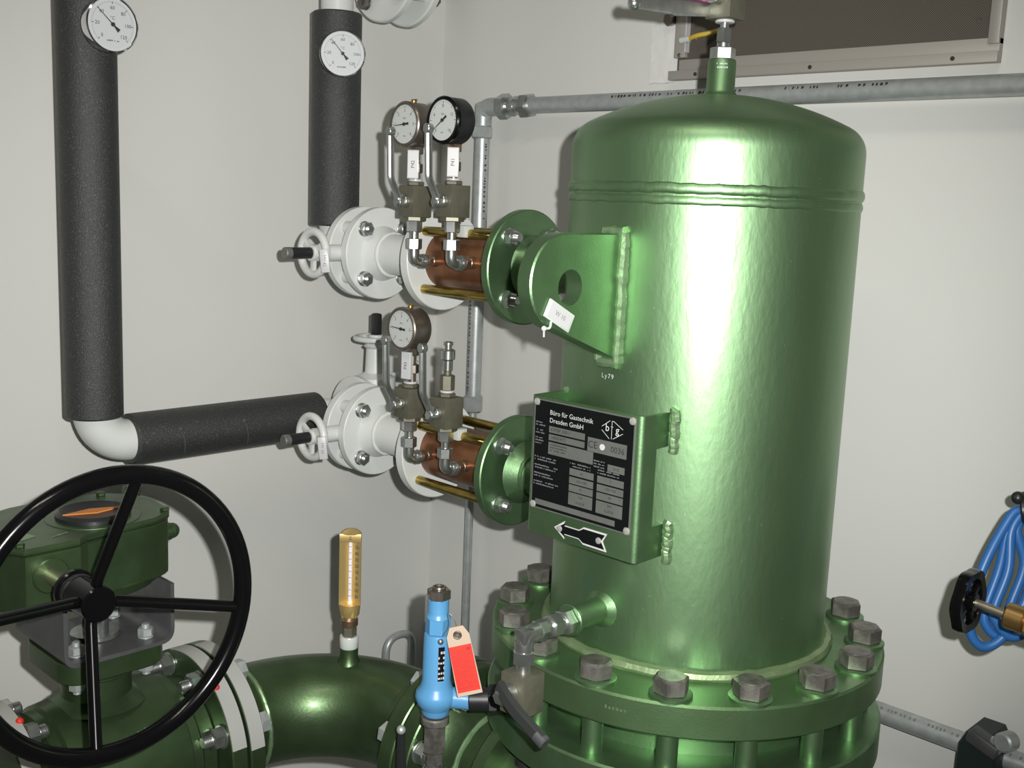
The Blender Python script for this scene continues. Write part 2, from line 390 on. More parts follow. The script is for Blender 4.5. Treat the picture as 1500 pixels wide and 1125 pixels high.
lug = part('lifting_lug', m, 'green', fv, 'flat plate with a round hole for lifting')
for sx in (1, -1):
    part('weld_bead', M().bead([(LX+sx*(hx+.004), -.2055, .414+.170*i/40) for i in range(41)], .0075, .2), 'green_weld', lug)
for zw in (.584, .412): part('weld_bead', M().bead([(LX+.016-.032*i/8, -.206, zw) for i in range(9)], .007, .2), 'green_weld', lug)
# name plate bracket
YP = -.242; x0, x1, z0, z1 = -.110, .083, .164, .357
fr = M()
ft = .005; br = .007
plan = [(x0, -.172)]+[(x0, YP+br), (x0+br*.3, YP+br*.3), (x0+br, YP), (x1-br, YP), (x1-br*.3, YP+br*.3), (x1, YP+br), (x1, -.21)]
inner = [(x0+ft, -.172), (x0+ft, YP+br+.002), (x0+ft*1.2, YP+br*.9), (x0+br+.002, YP+ft), (x1-br-.002, YP+ft), (x1-ft*1.2, YP+br*.9), (x1-ft, YP+br+.002), (x1-ft, -.21)]
k = 0; n = len(plan)
for z in (z0, z1):
    for p in plan: fr.v.append(V((p[0], p[1], z)))
    for p in inner: fr.v.append(V((p[0], p[1], z)))
for i in range(n-1):
    fr.f += [(i, i+1, 2*n+i+1, 2*n+i), (n+i, n+i+1, 3*n+i+1, 3*n+i), (i, i+1, n+i+1, n+i), (2*n+i, 2*n+i+1, 3*n+i+1, 3*n+i)]
fr.f += [(0, n, 3*n, 2*n), (n-1, 2*n-1, 4*n-1, 3*n-1)]
for za, zb in ((.312, z1), (z0, .208)): fr.box((x1-ft/2, -.1955, (za+zb)/2), (ft, .029, zb-za))
bk = part('name_plate_bracket', fr, 'green', fv, 'bent sheet bracket welded to the shell', ang=50)
for za, zb in ((.306, .362), (.158, .212)):
    part('weld_bead', M().bead([(x1+.009+.001*math.sin(i*.5), -.1855, za+(zb-za)*i/36) for i in range(37)], .0068, .05), 'green_weld', bk)
part('weld_bead', M().bead([(x0+.002+.012*i/6, -.173, z1+.001) for i in range(7)], .006, .25), 'green_weld', bk)
# drain stub
dst = part('drain_stub', M().lathe([(.030, -.198), (.024, -.207), (.0175, -.213)], (0, 0, .07), (0, 0, 1), 4) if False else
     M().lathe([(.030, 0), (.027, .006), (.0185, .013), (.0175, .016), (.0175, .068), (.0165, .070)], (0, -.196, .07), (0, -1, 0), 32), 'green', fv)
part('collar', M().cyl((0, -.262, .07), (0, -.268, .07), .0215, 32, .001), 'green', dst)
m = M(); az = -1.66
for i, ch_ in enumerate('Ly79'):
    t = az+i*.028; d = V((math.cos(t), math.sin(t), 0)); m.text(ch_, .009, d*(R0+.0003)+Z*.393, Z.cross(d), Z)
part('stamp', m, 'tagedge', fv)
m = M()
for i in range(6):
    t = -1.30+i*.018; d = V((math.cos(t), math.sin(t), 0)); m.smudge(.004, .005, d*(.2903)+Z*-.022, Z.cross(d), Z)
part('stamp', m, 'green_weld', fv)

# ------------------------------------------------------------------ name plate (screwed on the bracket)
npx0, npx1, npz0, npz1 = -.102, .0725, .2005, .354; NW, NH = npx1-npx0, npz1-npz0
pl = thing('rating_plate', 'black and silver rating plate with printed fields on the green bracket', 'sign', (npx0, YP, npz0))
def P(u, v, d=0): return V((npx0+u*NW, YP-d, npz1-v*NH))
part('plate', M().quad(P(0, 1), X, Z, NW, NH, .0012), 'plate', pl)
blk = M()
e = .012; c1 = .052; c2 = .06
poly = [(c1, e), (1-c1, e), (1-c1, c2), (1-e, c2), (1-e, 1-c2), (1-c1, 1-c2), (1-c1, 1-e), (c1, 1-e), (c1, 1-c2), (e, 1-c2), (e, c2), (c1, c2)]
blk.prism([(u*NW, -v*NH) for u, v in poly], P(0, 0, .0012), X, Z, V((0, -.00025, 0)))
part('printed_field', blk, 'plateblk', pl, 'black printed area')
D1, D2 = .0015, .0018
def field(u0, u1, v0, v1):
    part('value_field', M().quad(P(u0, v1, D1), X, Z, (u1-u0)*NW, (v1-v0)*NH, .0003), 'plate', pl)
F = [(.165, .53, .225, .283), (.165, .53, .298, .352), (.165, .62, .368, .478), (.56, .935, .243, .365), (.765, .925, .44, .50), (.05, .86, .912, .962)]
for a, b, vs in ((.395, .635, (.555, .63, .70, .77)), (.672, .925, (.558, .632, .703, .775))):
    for i, v in enumerate(vs): F.append((a, b, v, v+(.06 if i < 3 else .11)))
for f_ in F: field(*f_)
lt = M()
lt.text('Büro für Gastechnik', .0093, P(.165, .105, D1), X, Z, 'LEFT').text('Dresden GmbH', .0093, P(.165, .175, D1), X, Z, 'LEFT')
def line(a, b, w=.0007):
    a, b = P(*a, D1), P(*b, D1); d = (b-a).normalized(); nn = d.cross(Y); k = len(lt.v)
    for p in (a+nn*w/2, b+nn*w/2, b-nn*w/2, a-nn*w/2): lt.v.append(p-Y*.0002)
    lt.f.append((k, k+1, k+2, k+3))
for a, b in (((.69, .125), (.765, .065)), ((.69, .155), (.765, .22)), ((.80, .065), (.89, .12)), ((.89, .155), (.80, .215)), ((.785, .065), (.785, .22)), ((.785, .065), (.80, .066)), ((.775, .115), (.797, .115))): line(a, b)
lt.text('b', .014, P(.742, .13, D1), X, Z).text('g', .014, P(.838, .135, D1), X, Z)
part('lettering', lt, 'tagedge', pl, 'silver company name and diamond emblem')
sm = M()
for v in (.215, .24, .285, .31, .355, .38, .405): sm.smudge(.018*random.uniform(.6, 1), .0021, P(.025, v, D1), X, Z)
for v in (.53, .555, .605, .63, .68, .705, .755, .78): sm.smudge(.05*random.uniform(.6, 1), .0021, P(.025, v, D1), X, Z)
for u in (.395, .672):
    for v in (.515, .54): sm.smudge(.036, .0019, P(u, v, D1), X, Z)
for v in (.44, .465, .49): sm.smudge(.018, .0019, P(.63, v, D1), X, Z)
part('small_print', sm, 'inkgrey', pl, kind='stuff')
bt = M()
bt.text('KWBF 300-1', .0065, P(.185, .254, D2), X, Z, 'LEFT').text('140004/72', .0065, P(.185, .325, D2), X, Z, 'LEFT')
for v in (.395, .42, .445): bt.smudge(.03, .002, P(.185, v, D2), X, Z)
bt.text('CE', .0135, P(.61, .305, D2), X, Z).text('0036', .0115, P(.85, .308, D2), X, Z)
for u in (.515, .80):
    for v, t in ((.585, '20' if u < .6 else '2'), (.66, '-10/+100'), (.73, '91' if u < .6 else '40'), (.80, '200'), (.85, '0-2018')): bt.text(t, .0052, P(u, v, D2), X, Z)
bt.text('2018', .0052, P(.845, .47, D2), X, Z)
part('field_print', bt, 'ink', pl)
sc = M().lathe([(.0, .0012), (.0052, .0012), (.0045, .0028), (.002, .0036), (0, .0037)], (0, 0, 0), (0, 0, 1), 18, caps=False).mesh('screw', 'screw')
for u, v in ((.026, .03), (.974, .03), (.974, .97), (.026, .97)): inst('screw', sc, pl, P(u, v), (0, -1, 0))
part('stamp_dot', M().cyl(P(.705, .305, D2), P(.705, .305, D2+.0006), .0042, 20), 'tag', pl, 'round pale inspection mark')
# arrow
ar = thing('arrow_sign', 'black direction arrow with white border under the rating plate', 'sign', (-.05, YP, .165))
A = [(-.0565, 0), (-.038, .0125), (-.040, .0065), (-.012, .0065), (-.004, .012), (.036, .012), (.029, 0), (.036, -.0125), (-.004, -.012), (-.012, -.0065), (-.040, -.0065), (-.038, -.0125)]
def arrow(s, d0, d1, dx=0): return M().prism([((x+.0095)*s[0]-.0095+dx, z*s[1]) for x, z in A], V((0, YP-d0, .181)), X, Z, V((0, -(d1-d0), 0)))
part('border', arrow((1, 1), 0, .0009), 'tag', ar); part('face', arrow((.93, .80), .0009, .0012), 'plateblk', ar)
for x in (-.0465, .0225): inst('screw', sc, ar, (x, YP, .181), (0, -1, 0), 0, .9)

# ------------------------------------------------------------------ vent valve on the top nozzle
vv = thing('vent_valve', 'square metal vent valve with lever handle on top of the green vessel', 'valve', (0, 0, .8235))
part('adapter_nut', M().hex((0, 0, .8235), (0, 0, .840), .031, .2).cyl((0, 0, .840), (0, 0, .846), .009), 'zinc', vv)
part('union_nut', M().hex((0, 0, .846), (0, 0, .866), .019, .55).cyl((0, 0, .866), (0, 0, .874), .006), 'zinc', vv)
part('seat_ring', M().cyl((0, 0, .873), (0, 0, .877), .0135, 28, .001), 'tag', vv)
part('valve_block', M().box((0, 0, .907), (.040, .040, .060), None, .0012), 'nickel', vv)
lv = part('lever', M().bar(fillet([(-.015, -.020, .891), (-.015, -.098, .8815), (-.015, -.182, .8735)], .012), [.022]*6+[.019]*2+[.013], .008, Z), 'zinc', vv)
part('lever_knob', M().sphere((-.015, -.184, .8735), .0085), 'zinc', lv)
part('pivot', M().cyl((0, -.02, .905), (0, -.036, .905), .011, 20, .001), 'zinc', vv)
part('grip', M().box((-.012, -.060, .9005), (.012, .055, .012), None, .003), 'purple', vv, 'dark purple plastic piece on the lever')

# ------------------------------------------------------------------ drain valve
dv = thing('drain_valve', 'square metal drain valve with dark lever hanging beside the vessel flange', 'valve', (0, -.268, .07))
part('union', M().hex((0, -.268, .07), (0, -.284, .07), .030, .2).cyl((0, -.284, .07), (0, -.292, .071), .012).hex((0, -.291, .071), (0, -.309, .071), .028, .5).cyl((0, -.309, .071), (0, -.32, .071), .0115).hex((0, -.318, .071), (0, -.332, .071), .025, .1), 'zinc', dv)
part('elbow', M().tube(fillet([(0, -.33, .071), (0, -.354, .071), (0, -.354, .045)], .014), .0125, 18).box((0, -.354, .071), (.021, .021, .021), None, .004), 'zinc', dv)
part('lower_nut', M().hex((0, -.354, .052), (0, -.354, .034), .026, .3).cyl((0, -.354, .036), (0, -.354, .022), .010), 'zinc', dv)
part('valve_block', M().box((0, -.354, -.004), (.040, .040, .054), None, .0012), 'nickel', dv)
part('pivot', M().cyl((0, -.374, 0), (0, -.392, 0), .013, 22, .001).hex((0, -.392, 0), (0, -.400, 0), .016), 'zinc', dv)
lv = part('lever', M().bar(fillet([(-.006, -.390, .012), (.010, -.398, .008), (.036, -.403, -.003), (.082, -.404, -.023)], .012), [.018]*30, .009, V((.4, 0, .9))), 'darkgrey', dv, ang=20)
part('lever_knob', M().cyl((.072, -.404, -.0187), (.088, -.404, -.0255), .0088, 16, .002), 'grey', lv)
part('stop_pin', M().cyl((.021, -.372, -.026), (.03, -.372, -.022), .002, 8), 'zinc', dv)

# ================================================================== WHITE VALVES + COPPER SPOOLS
def arcpts(c, a, b, R, n=12): return arc(c, a, b, R, 0, PI/2, n)
def wheel_part(o, d, R, mt, parent, spokes=3, hub=.013, rim=.007, rot=0, dish=0):
    o = V(o); a, b, c = frame(d)
    m = M().torus(o, d, R-rim, rim, 48, 12)
    for i in range(spokes):
        t = rot+2*PI*i/spokes; e = a*math.cos(t)+b*math.sin(t)
        m.bar([o+c*dish+e*hub*.6, o+e*(R-rim)], .013, .006, c.cross(e))
    m.cyl(o-c*.008+c*dish, o+c*.008+c*dish, hub, 24, .001)
    return part('handwheel', m, mt, parent)
def hand_valve(z, tag_text, label, wlabel):
    t = thing('hand_valve', label, 'valve', (-.77, 0, z))
    nm = nutmesh('zinc', .024, .012, .006, .0075, .0145)
    rr = .0865
    part('outlet_flange', M().lathe(flprof(rr, 0, .018, .0016), (-.753, 0, z), (1, 0, 0), 72).lathe([(.052, 0), (.05, .004), (.040, .022), (.038, .03), (.038, .165)], (-.735, 0, z), (1, 0, 0), 40)
         .bead([(-.706, .0395*math.sin(q), z+.0395*math.cos(q)) for q in [2*PI*i/40 for i in range(41)]], .0035), 'white', t)
    part('inlet_flange', M().lathe(flprof(rr, 0, .018, .0016), (-.805, 0, z), (1, 0, 0), 72), 'white', t)
    part('valve_body', M().lathe([(.052, 0), (.056, .003), (.056, .031), (.052, .034)], (-.787, 0, z), (1, 0, 0), 48), 'white', t)
    for i in range(4):
        q = PI/4+i*PI/2; y, zz = .0655*math.cos(q), z+.0655*math.sin(q)
        b = inst('bolt', nm, t, (-.735, y, zz), (1, 0, 0), .2+i*.4)
        part('bolt_sleeve', M().cyl((-.789, y, zz), (-.752, y, zz), .0125, 18), 'white', t)
    part('stem_tube', M().cyl((-.768, -.045, z), (-.768, -.132, z), .0155, 24), 'white', t)
    hw = wheel_part((-.768, -.136, z), (0, -1, 0), .0465, 'white', t, 3, .015, .0075, .5)
    part('stem_cover', M().cyl((-.768, -.14, z), (-.768, -.186, z), .0105, 24), 'blackm', t)
    part('stem_cap', M().cyl((-.768, -.186, z), (-.768, -.200, z), .0110, 24, .0015), 'plate', t)
    tg = thing('name_tag', wlabel, 'tag', (-.735, -.13, z-.03), 'white tags on the pipework')
    a = V((.75, -.66, 0)).normalized(); ax = Z.cross(a)
    o = V((-.718, -.1475, z-.011))
    part('tag_body', M().box(o, (.016, .005, .042), (V((math.cos(.12)*ax.x, math.cos(.12)*ax.y, .12)).normalized(), a, V((-.12*ax.x, -.12*ax.y, 1)).normalized()), .001), 'tag', tg)
    part('lettering', M().text(tag_text, .008, o+a*.0027, -Z, ax), 'inkgrey', tg)
    part('tie', M().tube(fillet([o-a*.002+Z*.004, V((-.742, -.146, z-.004)), V((-.740, -.136, z-.016)), o-a*.002-Z*.006], .008), .0012, 8), 'tagedge', tg)
    return t
hand_valve(.51, 'HV 42', 'white flanged hand valve with spoked handwheel under the short vertical insulated pipe', 'white tag on the handwheel under the shorter insulated pipe')
hand_valve(.166, 'HV 43', 'white flanged hand valve with handwheel at the end of the horizontal insulated pipe', 'white tag on the handwheel beside the horizontal insulated pipe')
def spool(z, label):
    t = thing('copper_spool', label, 'pipe joint', (-.46, 0, z))
    part('end_flange', M().lathe(flprof(.0905, 0, .020, .0016), (-.578, 0, z), (1, 0, 0), 72), 'white', t)
    part('copper_sleeve', M().lathe([(.0495, 0), (.0505, .001), (.0505, .187), (.0495, .188)], (-.559, 0, z), (1, 0, 0), 56), 'copper', t)
    rd = M().cyl((-.559, 0, 0), (-.371, 0, 0), .0085, 18).mesh('tie_rod', 'brass')
    for i in range(4):
        q = PI/4+i*PI/2; ob = bpy.data.objects.new('tie_rod', rd); C.objects.link(ob); ob.parent = t
        ob.location = V((0, .0715*math.cos(q), z+.0715*math.sin(q)))-t.location
    a = V((-.452, -.0715*.7071-.004, z+.0715*.7071+.004))
    part('rod_clip', M().box(a, (.020, .022, .020), None, .002), 'tagedge', t, 'pale clip around the upper front tie rod')
spool(.51, 'copper sleeve joint with brass tie rods below the two upper gauges')
spool(.163, 'copper sleeve joint with brass tie rods beside the rating plate')

# ------------------------------------------------------------------ gauge valves and gauges
def lever_path(x, y, z): return fillet([(x, y-.034, z-.004), (x, y-.038, z+.008), (x+.001, y-.055, z+.036), (x, y-.057, z+.112)], .006, 3)
def gauge_valve(x, z, label, lever=True, dzb=0):
    y = -.1
    t = thing('gauge_valve', label, 'valve', (x, -.05, z))
    part('nipple', M().cyl((x, -.046, z), (x, -.062, z), .0105, 20, .001).hex((x, -.062, z), (x, -.074, z), .021, .3), 'copper2', t)
    part('elbow', M().tube(fillet([(x, -.072, z), (x, y, z), (x, y, z+.024)], .014), .0095, 18).torus((x, -.078, z), (0, 1, 0), .0095, .0035, 24, 8).torus((x, -.085, z), (0, 1, 0), .0095, .003, 24, 8), 'zinc', t)
    part('lower_nut', M().hex((x, y, z+.021), (x, y, z+.039), .0235, .3), 'zinc', t)
    part('nipple', M().cyl((x, y, z+.037), (x, y, z+.056), .0075, 20), 'zinc', t)
    part('upper_nut', M().hex((x, y, z+.050), (x, y, z+.069), .0235, .1), 'zinc', t)
    part('seat_nut', M().hex((x, y, z+.068), (x, y, z+.076), .034, .3), 'nickel', t)
    zb = z+.101
    part('valve_block', M().box((x, y, zb), (.040, .040, .052), None, .001), 'nickel', t)
    part('pivot', M().cyl((x, y-.02, zb), (x, y-.029, zb), .011, 20, .001).cyl((x, y-.029, zb-.002), (x, y-.040, zb-.002), .0085, 20, .001).hex((x, y-.034, zb-.002), (x, y-.043, zb-.002), .014), 'zinc', t)
    pts = lever_path(x, y, zb)
    lv = part('lever', M().bar(pts, [.0145]*len(pts), .0055, V((1, 0, 0))).bar([p+V((0, -.003, 0)) for p in pts], .004, .004, V((1, 0, 0))), 'zinc', t, ang=20)
    part('lever_eye', M().cyl(pts[-1]+V((0, -.006, 0)), pts[-1]+V((0, .006, 0)), .0078, 18, .001), 'zinc', lv)
    part('top_nut', M().hex((x, y, z+.127), (x, y, z+.134), .026, .1), 'nickel', t)
    part('seat_ring', M().cyl((x, y, z+.134), (x, y, z+.138), .012, 24, .001), 'tag', t)
    return t
XA, XB = -.530, -.436
gauge_valve(XA, .51, 'square metal gauge valve with lever under the steel cased gauge P42')
gauge_valve(XB, .513, 'square metal gauge valve with lever under the black cased gauge')
gauge_valve(XA, .165, 'square metal gauge valve with lever under the lowest steel cased gauge')
tv = gauge_valve(XB, .163, 'square metal test valve with lever and screw coupling, carrying no gauge')
m = M().hex((XB, -.1, .301), (XB, -.1, .327), .022, .25).cyl((XB, -.1, .327), (XB, -.1, .336), .0065)
part('coupling_base', m, 'nickel', tv)
part('coupling_body', M().cyl((XB, -.1, .334), (XB, -.1, .352), .0085, 20, .001).lathe([(.009, .352), (.012, .354), (.012, .368), (.010, .370), (.006, .371), (.006, .376), (.008, .377), (.008, .382), (.006, .383)], (XB, -.1, 0), (0, 0, 1), 22), 'zinc', tv)
def gauge(x, z, r, mt, bez, stem, label, needle, scale, bleed=True):
    y = -.1
    t = thing('pressure_gauge', label, 'gauge', (x, y, z-.098), 'round pressure gauges')
    y0, y1 = -.127, -.088
    part('case', M().lathe([(r-.004, 0), (r-.001, .001), (r, .004), (r, .034), (r-.002, .038), (r-.01, .040)], (x, y0, z), (0, 1, 0), 56), mt, t)
    part('bezel', M().lathe([(r-.005, .0), (r-.005, -.0015), (r-.001, -.002), (r+.001, .0), (r+.001, .005), (r, .0055)], (x, y0, z), (0, 1, 0), 56, caps=False), bez, t)
    dl = part('dial', M().cyl((x, y0-.0002, z), (x, y0+.001, z), r-.005, 48), 'dialg', t)
    m = M(); o = V((x, y0-.0003, z))
    rd = r-.006
    for i in range(31):
        a = math.radians(225-270*i/30); d = X*math.cos(a)+Z*math.sin(a); L = .0035 if i % 5 == 0 else .0018
        m.bar([o+d*(rd-.001), o+d*(rd-.001-L)], .0005 if i % 5 else .0009, .0002, d.cross(Y))
    for i, s_ in enumerate(scale):
        a = math.radians(225-270*i/(len(scale)-1)); d = X*math.cos(a)+Z*math.sin(a); m.text(s_, .0075, o+d*(rd-.0085), X, Z)
    m.text('bar', .0055, o+Z*.010, X, Z).smudge(.008, .002, o+Z*-.020+X*-.004, X, Z)
    part('scale', m, 'ink', dl)
    a = math.radians(needle); d = X*math.cos(a)+Z*math.sin(a); o2 = o-Y*.0012
    part('needle', M().bar([o2-d*.011, o2-d*.003, o2+d*.004, o2+d*(rd-.004)], [.0042, .003, .0018, .0008], .0006, d.cross(Y)).cyl(o2+Y*.0008, o2-Y*.0012, .0028, 16), 'ink', t)
    part('stem', M().box((x, y, z-r-.004), (.017, .017, .014), None, .001).cyl((x, y, z-r-.010), (x, y, z-.098), .0065, 16).hex((x, y, z-r-.042), (x, y, z-r-.026), .020, .3), stem, t)
    if bleed: part('bleed_plug', M().cyl((x, -.108, z+r-.002), (x, -.108, z+r+.004), .005, 14, .001).box((x+.001, -.108, z+r+.004), (.012, .004, .003), None, .0008), 'bronze', t)
gauge(XA, .7365, .0365, 'steelcase', 'steelcase', 'steelcase', 'pressure gauge with brown steel case and bleed plug, tagged P42', 185, ('0', '1', '2', '3', '4', '5', '6'))
gauge(XB, .7410, .0370, 'blackm', 'black', 'copper2', 'pressure gauge with black case above the tag P41', 215, ('0', '4', '8', '12', '16'), False)
gauge(XA+.004, .3960, .0365, 'steelcase', 'steelcase', 'steelcase', 'pressure gauge with brown steel case beside the vertical galvanised pipe', 176, ('0', '1', '2', '3', '4', '5', '6'))
def gtag(x, z, txt, label, a=V((.66, -.75, 0)), h=.047, w=.019, dx=.008):
    tg = thing('name_tag', label, 'tag', (x, -.115, z), 'white tags on the pipework'); a = a.normalized(); ax = Z.cross(a)
    o = V((x+dx, -.113, z))
    part('tag_body', M().box(o, (w, .007, h), (ax, a, Z), .001), 'tagedge', tg)
    part('card', M().box(o+a*.0036, (w-.003, .0008, h-.004), (ax, a, Z)), 'tag', tg)
    part('lettering', M().text(txt, .0085, o+a*.0041, Z, -ax), 'ink', tg)
    part('tie', M().tube(fillet([o+ax*.006+Z*.006-a*.003, o-a*.022+ax*.010+Z*.006, o-a*.022-ax*.010+Z*.006, o-ax*.006+Z*.006-a*.003], .006), .0011, 8), 'tagedge', tg)
gtag(XA, .672, 'P42', 'white tag P42 on the stem of a steel cased gauge')
gtag(XB+.004, .676, 'P41', 'white tag P41 on the stem of the black cased gauge')
gtag(XA-.004, .332, 'P43', 'white tag on the stem of the lowest steel cased gauge', V((.25, -.97, 0)))
# lug tag
tg = thing('name_tag', 'white tag W10 tied to the lifting lug of the green vessel', 'tag', (.013, -.32, .47), 'white tags on the pipework')
th = math.radians(-27); ty = V((0, math.cos(th), math.sin(th))); tz = V((0, -math.sin(th), math.cos(th))); o = V((.0060, -.3235, .481))
part('tag_body', M().box(o, (.052, .024, .003), (ty, tz, X), .001), 'tagedge', tg)
part('card', M().box(o+X*.0016, (.044, .020, .0008), (ty, tz, X)), 'tag', tg)
part('lettering', M().text('W 10', .009, o+X*.0021, ty, tz), 'inkgrey', tg)
part('tie', M().tube(fillet([o-ty*.010-tz*.012, V((.006, -.339, .466)), V((.005, -.348, .4665))], .004), .0016, 8).sphere((.005, -.349, .4665), .0034, 8).tube([(.005, -.349, .4665), (.0045, -.348, .456)], .0012, 6), 'tagedge', tg)

# ================================================================== INSULATED PIPES
XR = -.889; RI = .0475
def sleeve(p0, p1, r, parent):
    p0, p1 = V(p0), V(p1); L = (p1-p0).length
    m = M().lathe([(.037, -.0005), (r-.003, 0), (r, .003), (r, L*.25), (r, L*.5), (r, L*.75), (r, L-.003), (r-.003, L), (.037, L+.0005)], p0, p1-p0, 48)
    return part('foam_sleeve', m, 'foam', parent)
p1 = thing('insulated_pipe', 'tall dark foam insulated pipe turning into a horizontal run through a white elbow', 'pipe', (XR, -.50, ZF))
yr = -.500
sleeve((XR, yr, .226), (XR, yr, ZC-.001), RI, p1)
el = M().tube([(XR, yr, .30)]+[V((XR, yr+.062-.062*math.cos(t), .240-.062*math.sin(t))) for t in [PI/2*i/14 for i in range(15)]]+[(XR, -.40, .178), (XR, -.06, .178)]+[V((XR+.055-.055*math.cos(t), -.055+.055*math.sin(t), .178-.010*t/1.57)) for t in [PI/2*i/10 for i in range(1, 11)]]+[(-.806, 0, .167)], .0365, 32)
part('pipe', el, 'white', p1, 'white pipe with bare elbow')
hs = sleeve((XR, -.440, .178), (XR, -.038, .178), .0455, p1)
for yy in (-.362, -.232):
    part('vent_slit', M().tube([(XR+.0448*math.cos(a), yy-.012*math.sin(a-.4), .178+.0448*math.sin(a)) for a in [-.75+1.15*i/8 for i in range(9)]], .0016, 6).sphere((XR+.0448*math.cos(.38), yy, .178+.0448*math.sin(.38)), .0048, 8), 'foamend', hs)
p2 = thing('insulated_pipe', 'shorter dark foam insulated pipe rising from the upper white valve', 'pipe', (XR, 0, .51))
sleeve((XR, 0, .556), (XR, 0, .962), RI*1.01, p2)
part('pipe', M().tube([(XR, 0, 1.0)]+[(XR, 0, .58)]+[V((XR+.062-.062*math.cos(t), 0, .572-.062*math.sin(t))) for t in [PI/2*i/12 for i in range(13)]]+[(-.804, 0, .51)], .031, 32)
     .tube([(XR, 0, .99)]+[V((XR, .055-.055*math.cos(t), 1.0+.055*math.sin(t))) for t in [PI/2*i/12 for i in range(13)]]+[(XR, .11, 1.055)], .031, 32), 'white', p2)
# flange pair above
fp = thing('flanged_joint', 'pair of white bolted flanges on the pipe beside the shorter insulated pipe', 'pipe joint', (XR, .14, 1.04))
zf = 1.058
part('front_flange', M().lathe(flprof(.098, 0, .018, .003), (XR, .108, zf), (0, 1, 0), 64).lathe([(.05, 0), (.04, .02), (.034, .022)], (XR, .110, zf), (0, -1, 0), 32), 'white', fp)
part('rear_flange', M().lathe(flprof(.098, 0, .018, .003), (XR, .172, zf), (0, 1, 0), 64).lathe([(.05, 0), (.032, .02), (.030, .025)], (XR, .188, zf), (0, 1, 0), 32).tube(fillet([(XR, .205, zf), (XR, .255, zf), (XR, .255, ZC)], .045, 8), .030, 24), 'white', fp)
part('wafer_body', M().cyl((XR, .125, zf), (XR, .173, zf), .045, 40), 'white', fp)
nb = nutmesh('bolt', .024, .012, .004, .0075, .0145)
for i in range(4):
    q = PI/4+i*PI/2+.1; x, z = XR+.074*math.cos(q), zf+.074*math.sin(q)
    inst('bolt', nb, fp, (x, .108, z), (0, -1, 0), i); inst('bolt', nb, fp, (x, .190, z), (0, 1, 0), i)
    part('stud', M().cyl((x, .12, z), (x, .18, z), .0085, 14), 'white', fp)
# dial thermometers
def dial_thermometer(c, axis, deg, label, rr=.0415):
    c = V(c); d = V(axis).normalized(); ax = Z.cross(d); t = thing('dial_thermometer', label, 'thermometer', c, 'round dial thermometers')
    f_ = c+d*.092
    part('probe', M().cyl(c+d*.040, f_-d*.018, .007, 16), 'zinc', t)
    part('case', M().lathe([(rr-.006, -.020), (rr-.001, -.018), (rr, -.015), (rr, 0), (rr+.0012, .001), (rr+.0012, .005), (rr-.001, .0065), (rr-.0025, .0045)], f_-d*.004, d, 56), 'chrome', t)
    dl = part('dial', M().cyl(f_-d*.001, f_+d*.0008, rr-.0022, 48), 'dial', t)
    o = f_+d*.001; m = M(); rd = rr-.005
    for i in range(61):
        a = math.radians(225-270*i/60); e = ax*math.cos(a)+Z*math.sin(a); big = i % 10 == 0
        m.bar([o+e*(rd-.002), o+e*(rd-.002-(.004 if big else .002))], .0009 if big else .00035, .0002, e.cross(d))
    for i in range(7):
        a = math.radians(225-270*i/6); e = ax*math.cos(a)+Z*math.sin(a); m.text(str(i*20), .0078, o+e*(rd-.0115), ax, Z)
    m.text('°C', .0072, o+Z*.0095, ax, Z).smudge(.020, .0024, o-Z*.0255-ax*.010, ax, Z)
    part('scale', m, 'ink', dl)
    a = math.radians(225-270*deg/120); e = ax*math.cos(a)+Z*math.sin(a); o2 = o+d*.0014
    part('needle', M().bar([o2-e*.0135, o2-e*.004, o2+e*.005, o2+e*(rd-.003)], [.0065, .0026, .0014, .0007], .0006, e.cross(d)).cyl(o2-d*.001, o2+d*.001, .0032, 18), 'ink', t)
dial_thermometer((XR, yr, .865), (1, 0, 0), 39, 'dial thermometer reading below 40 on the tall insulated pipe')
dial_thermometer((XR, 0, .876), (.87, -.5, 0), 42, 'dial thermometer reading above 40 on the shorter insulated pipe')

# white valve behind, with upright stem
rv = thing('stop_valve', 'white stop valve with upright stem and flat handwheel behind the lowest gauge', 'valve', (-.87, .1, .17))
zz = .17; xx = -.875
part('valve_body', M().cyl((xx, .03, zz), (xx, .16, zz), .042, 32).lathe(flprof(.080, 0, .016), (xx, .045, zz), (0, 1, 0), 56).lathe(flprof(.080, 0, .016), (xx, .145, zz), (0, 1, 0), 56).sphere((xx, .1, zz), .062, 14), 'white', rv)
part('bonnet', M().lathe([(.045, .02), (.042, .075), (.022, .085), (.020, .135), (.026, .14), (.020, .146)], (xx, .10, zz), (0, 0, 1), 32), 'white', rv)
wheel_part((xx, .10, .326), (0, 0, 1), .048, 'white', rv, 3, .016, .006, .3)
part('stem_cover', M().box((xx, .10, .352), (.018, .018, .052), None, .004), 'blackm', rv)
part('pipe', M().tube(fillet([(xx, .155, zz), (xx, .215, zz), (XW, .215, zz)], .055, 10), .034, 28), 'white', rv)

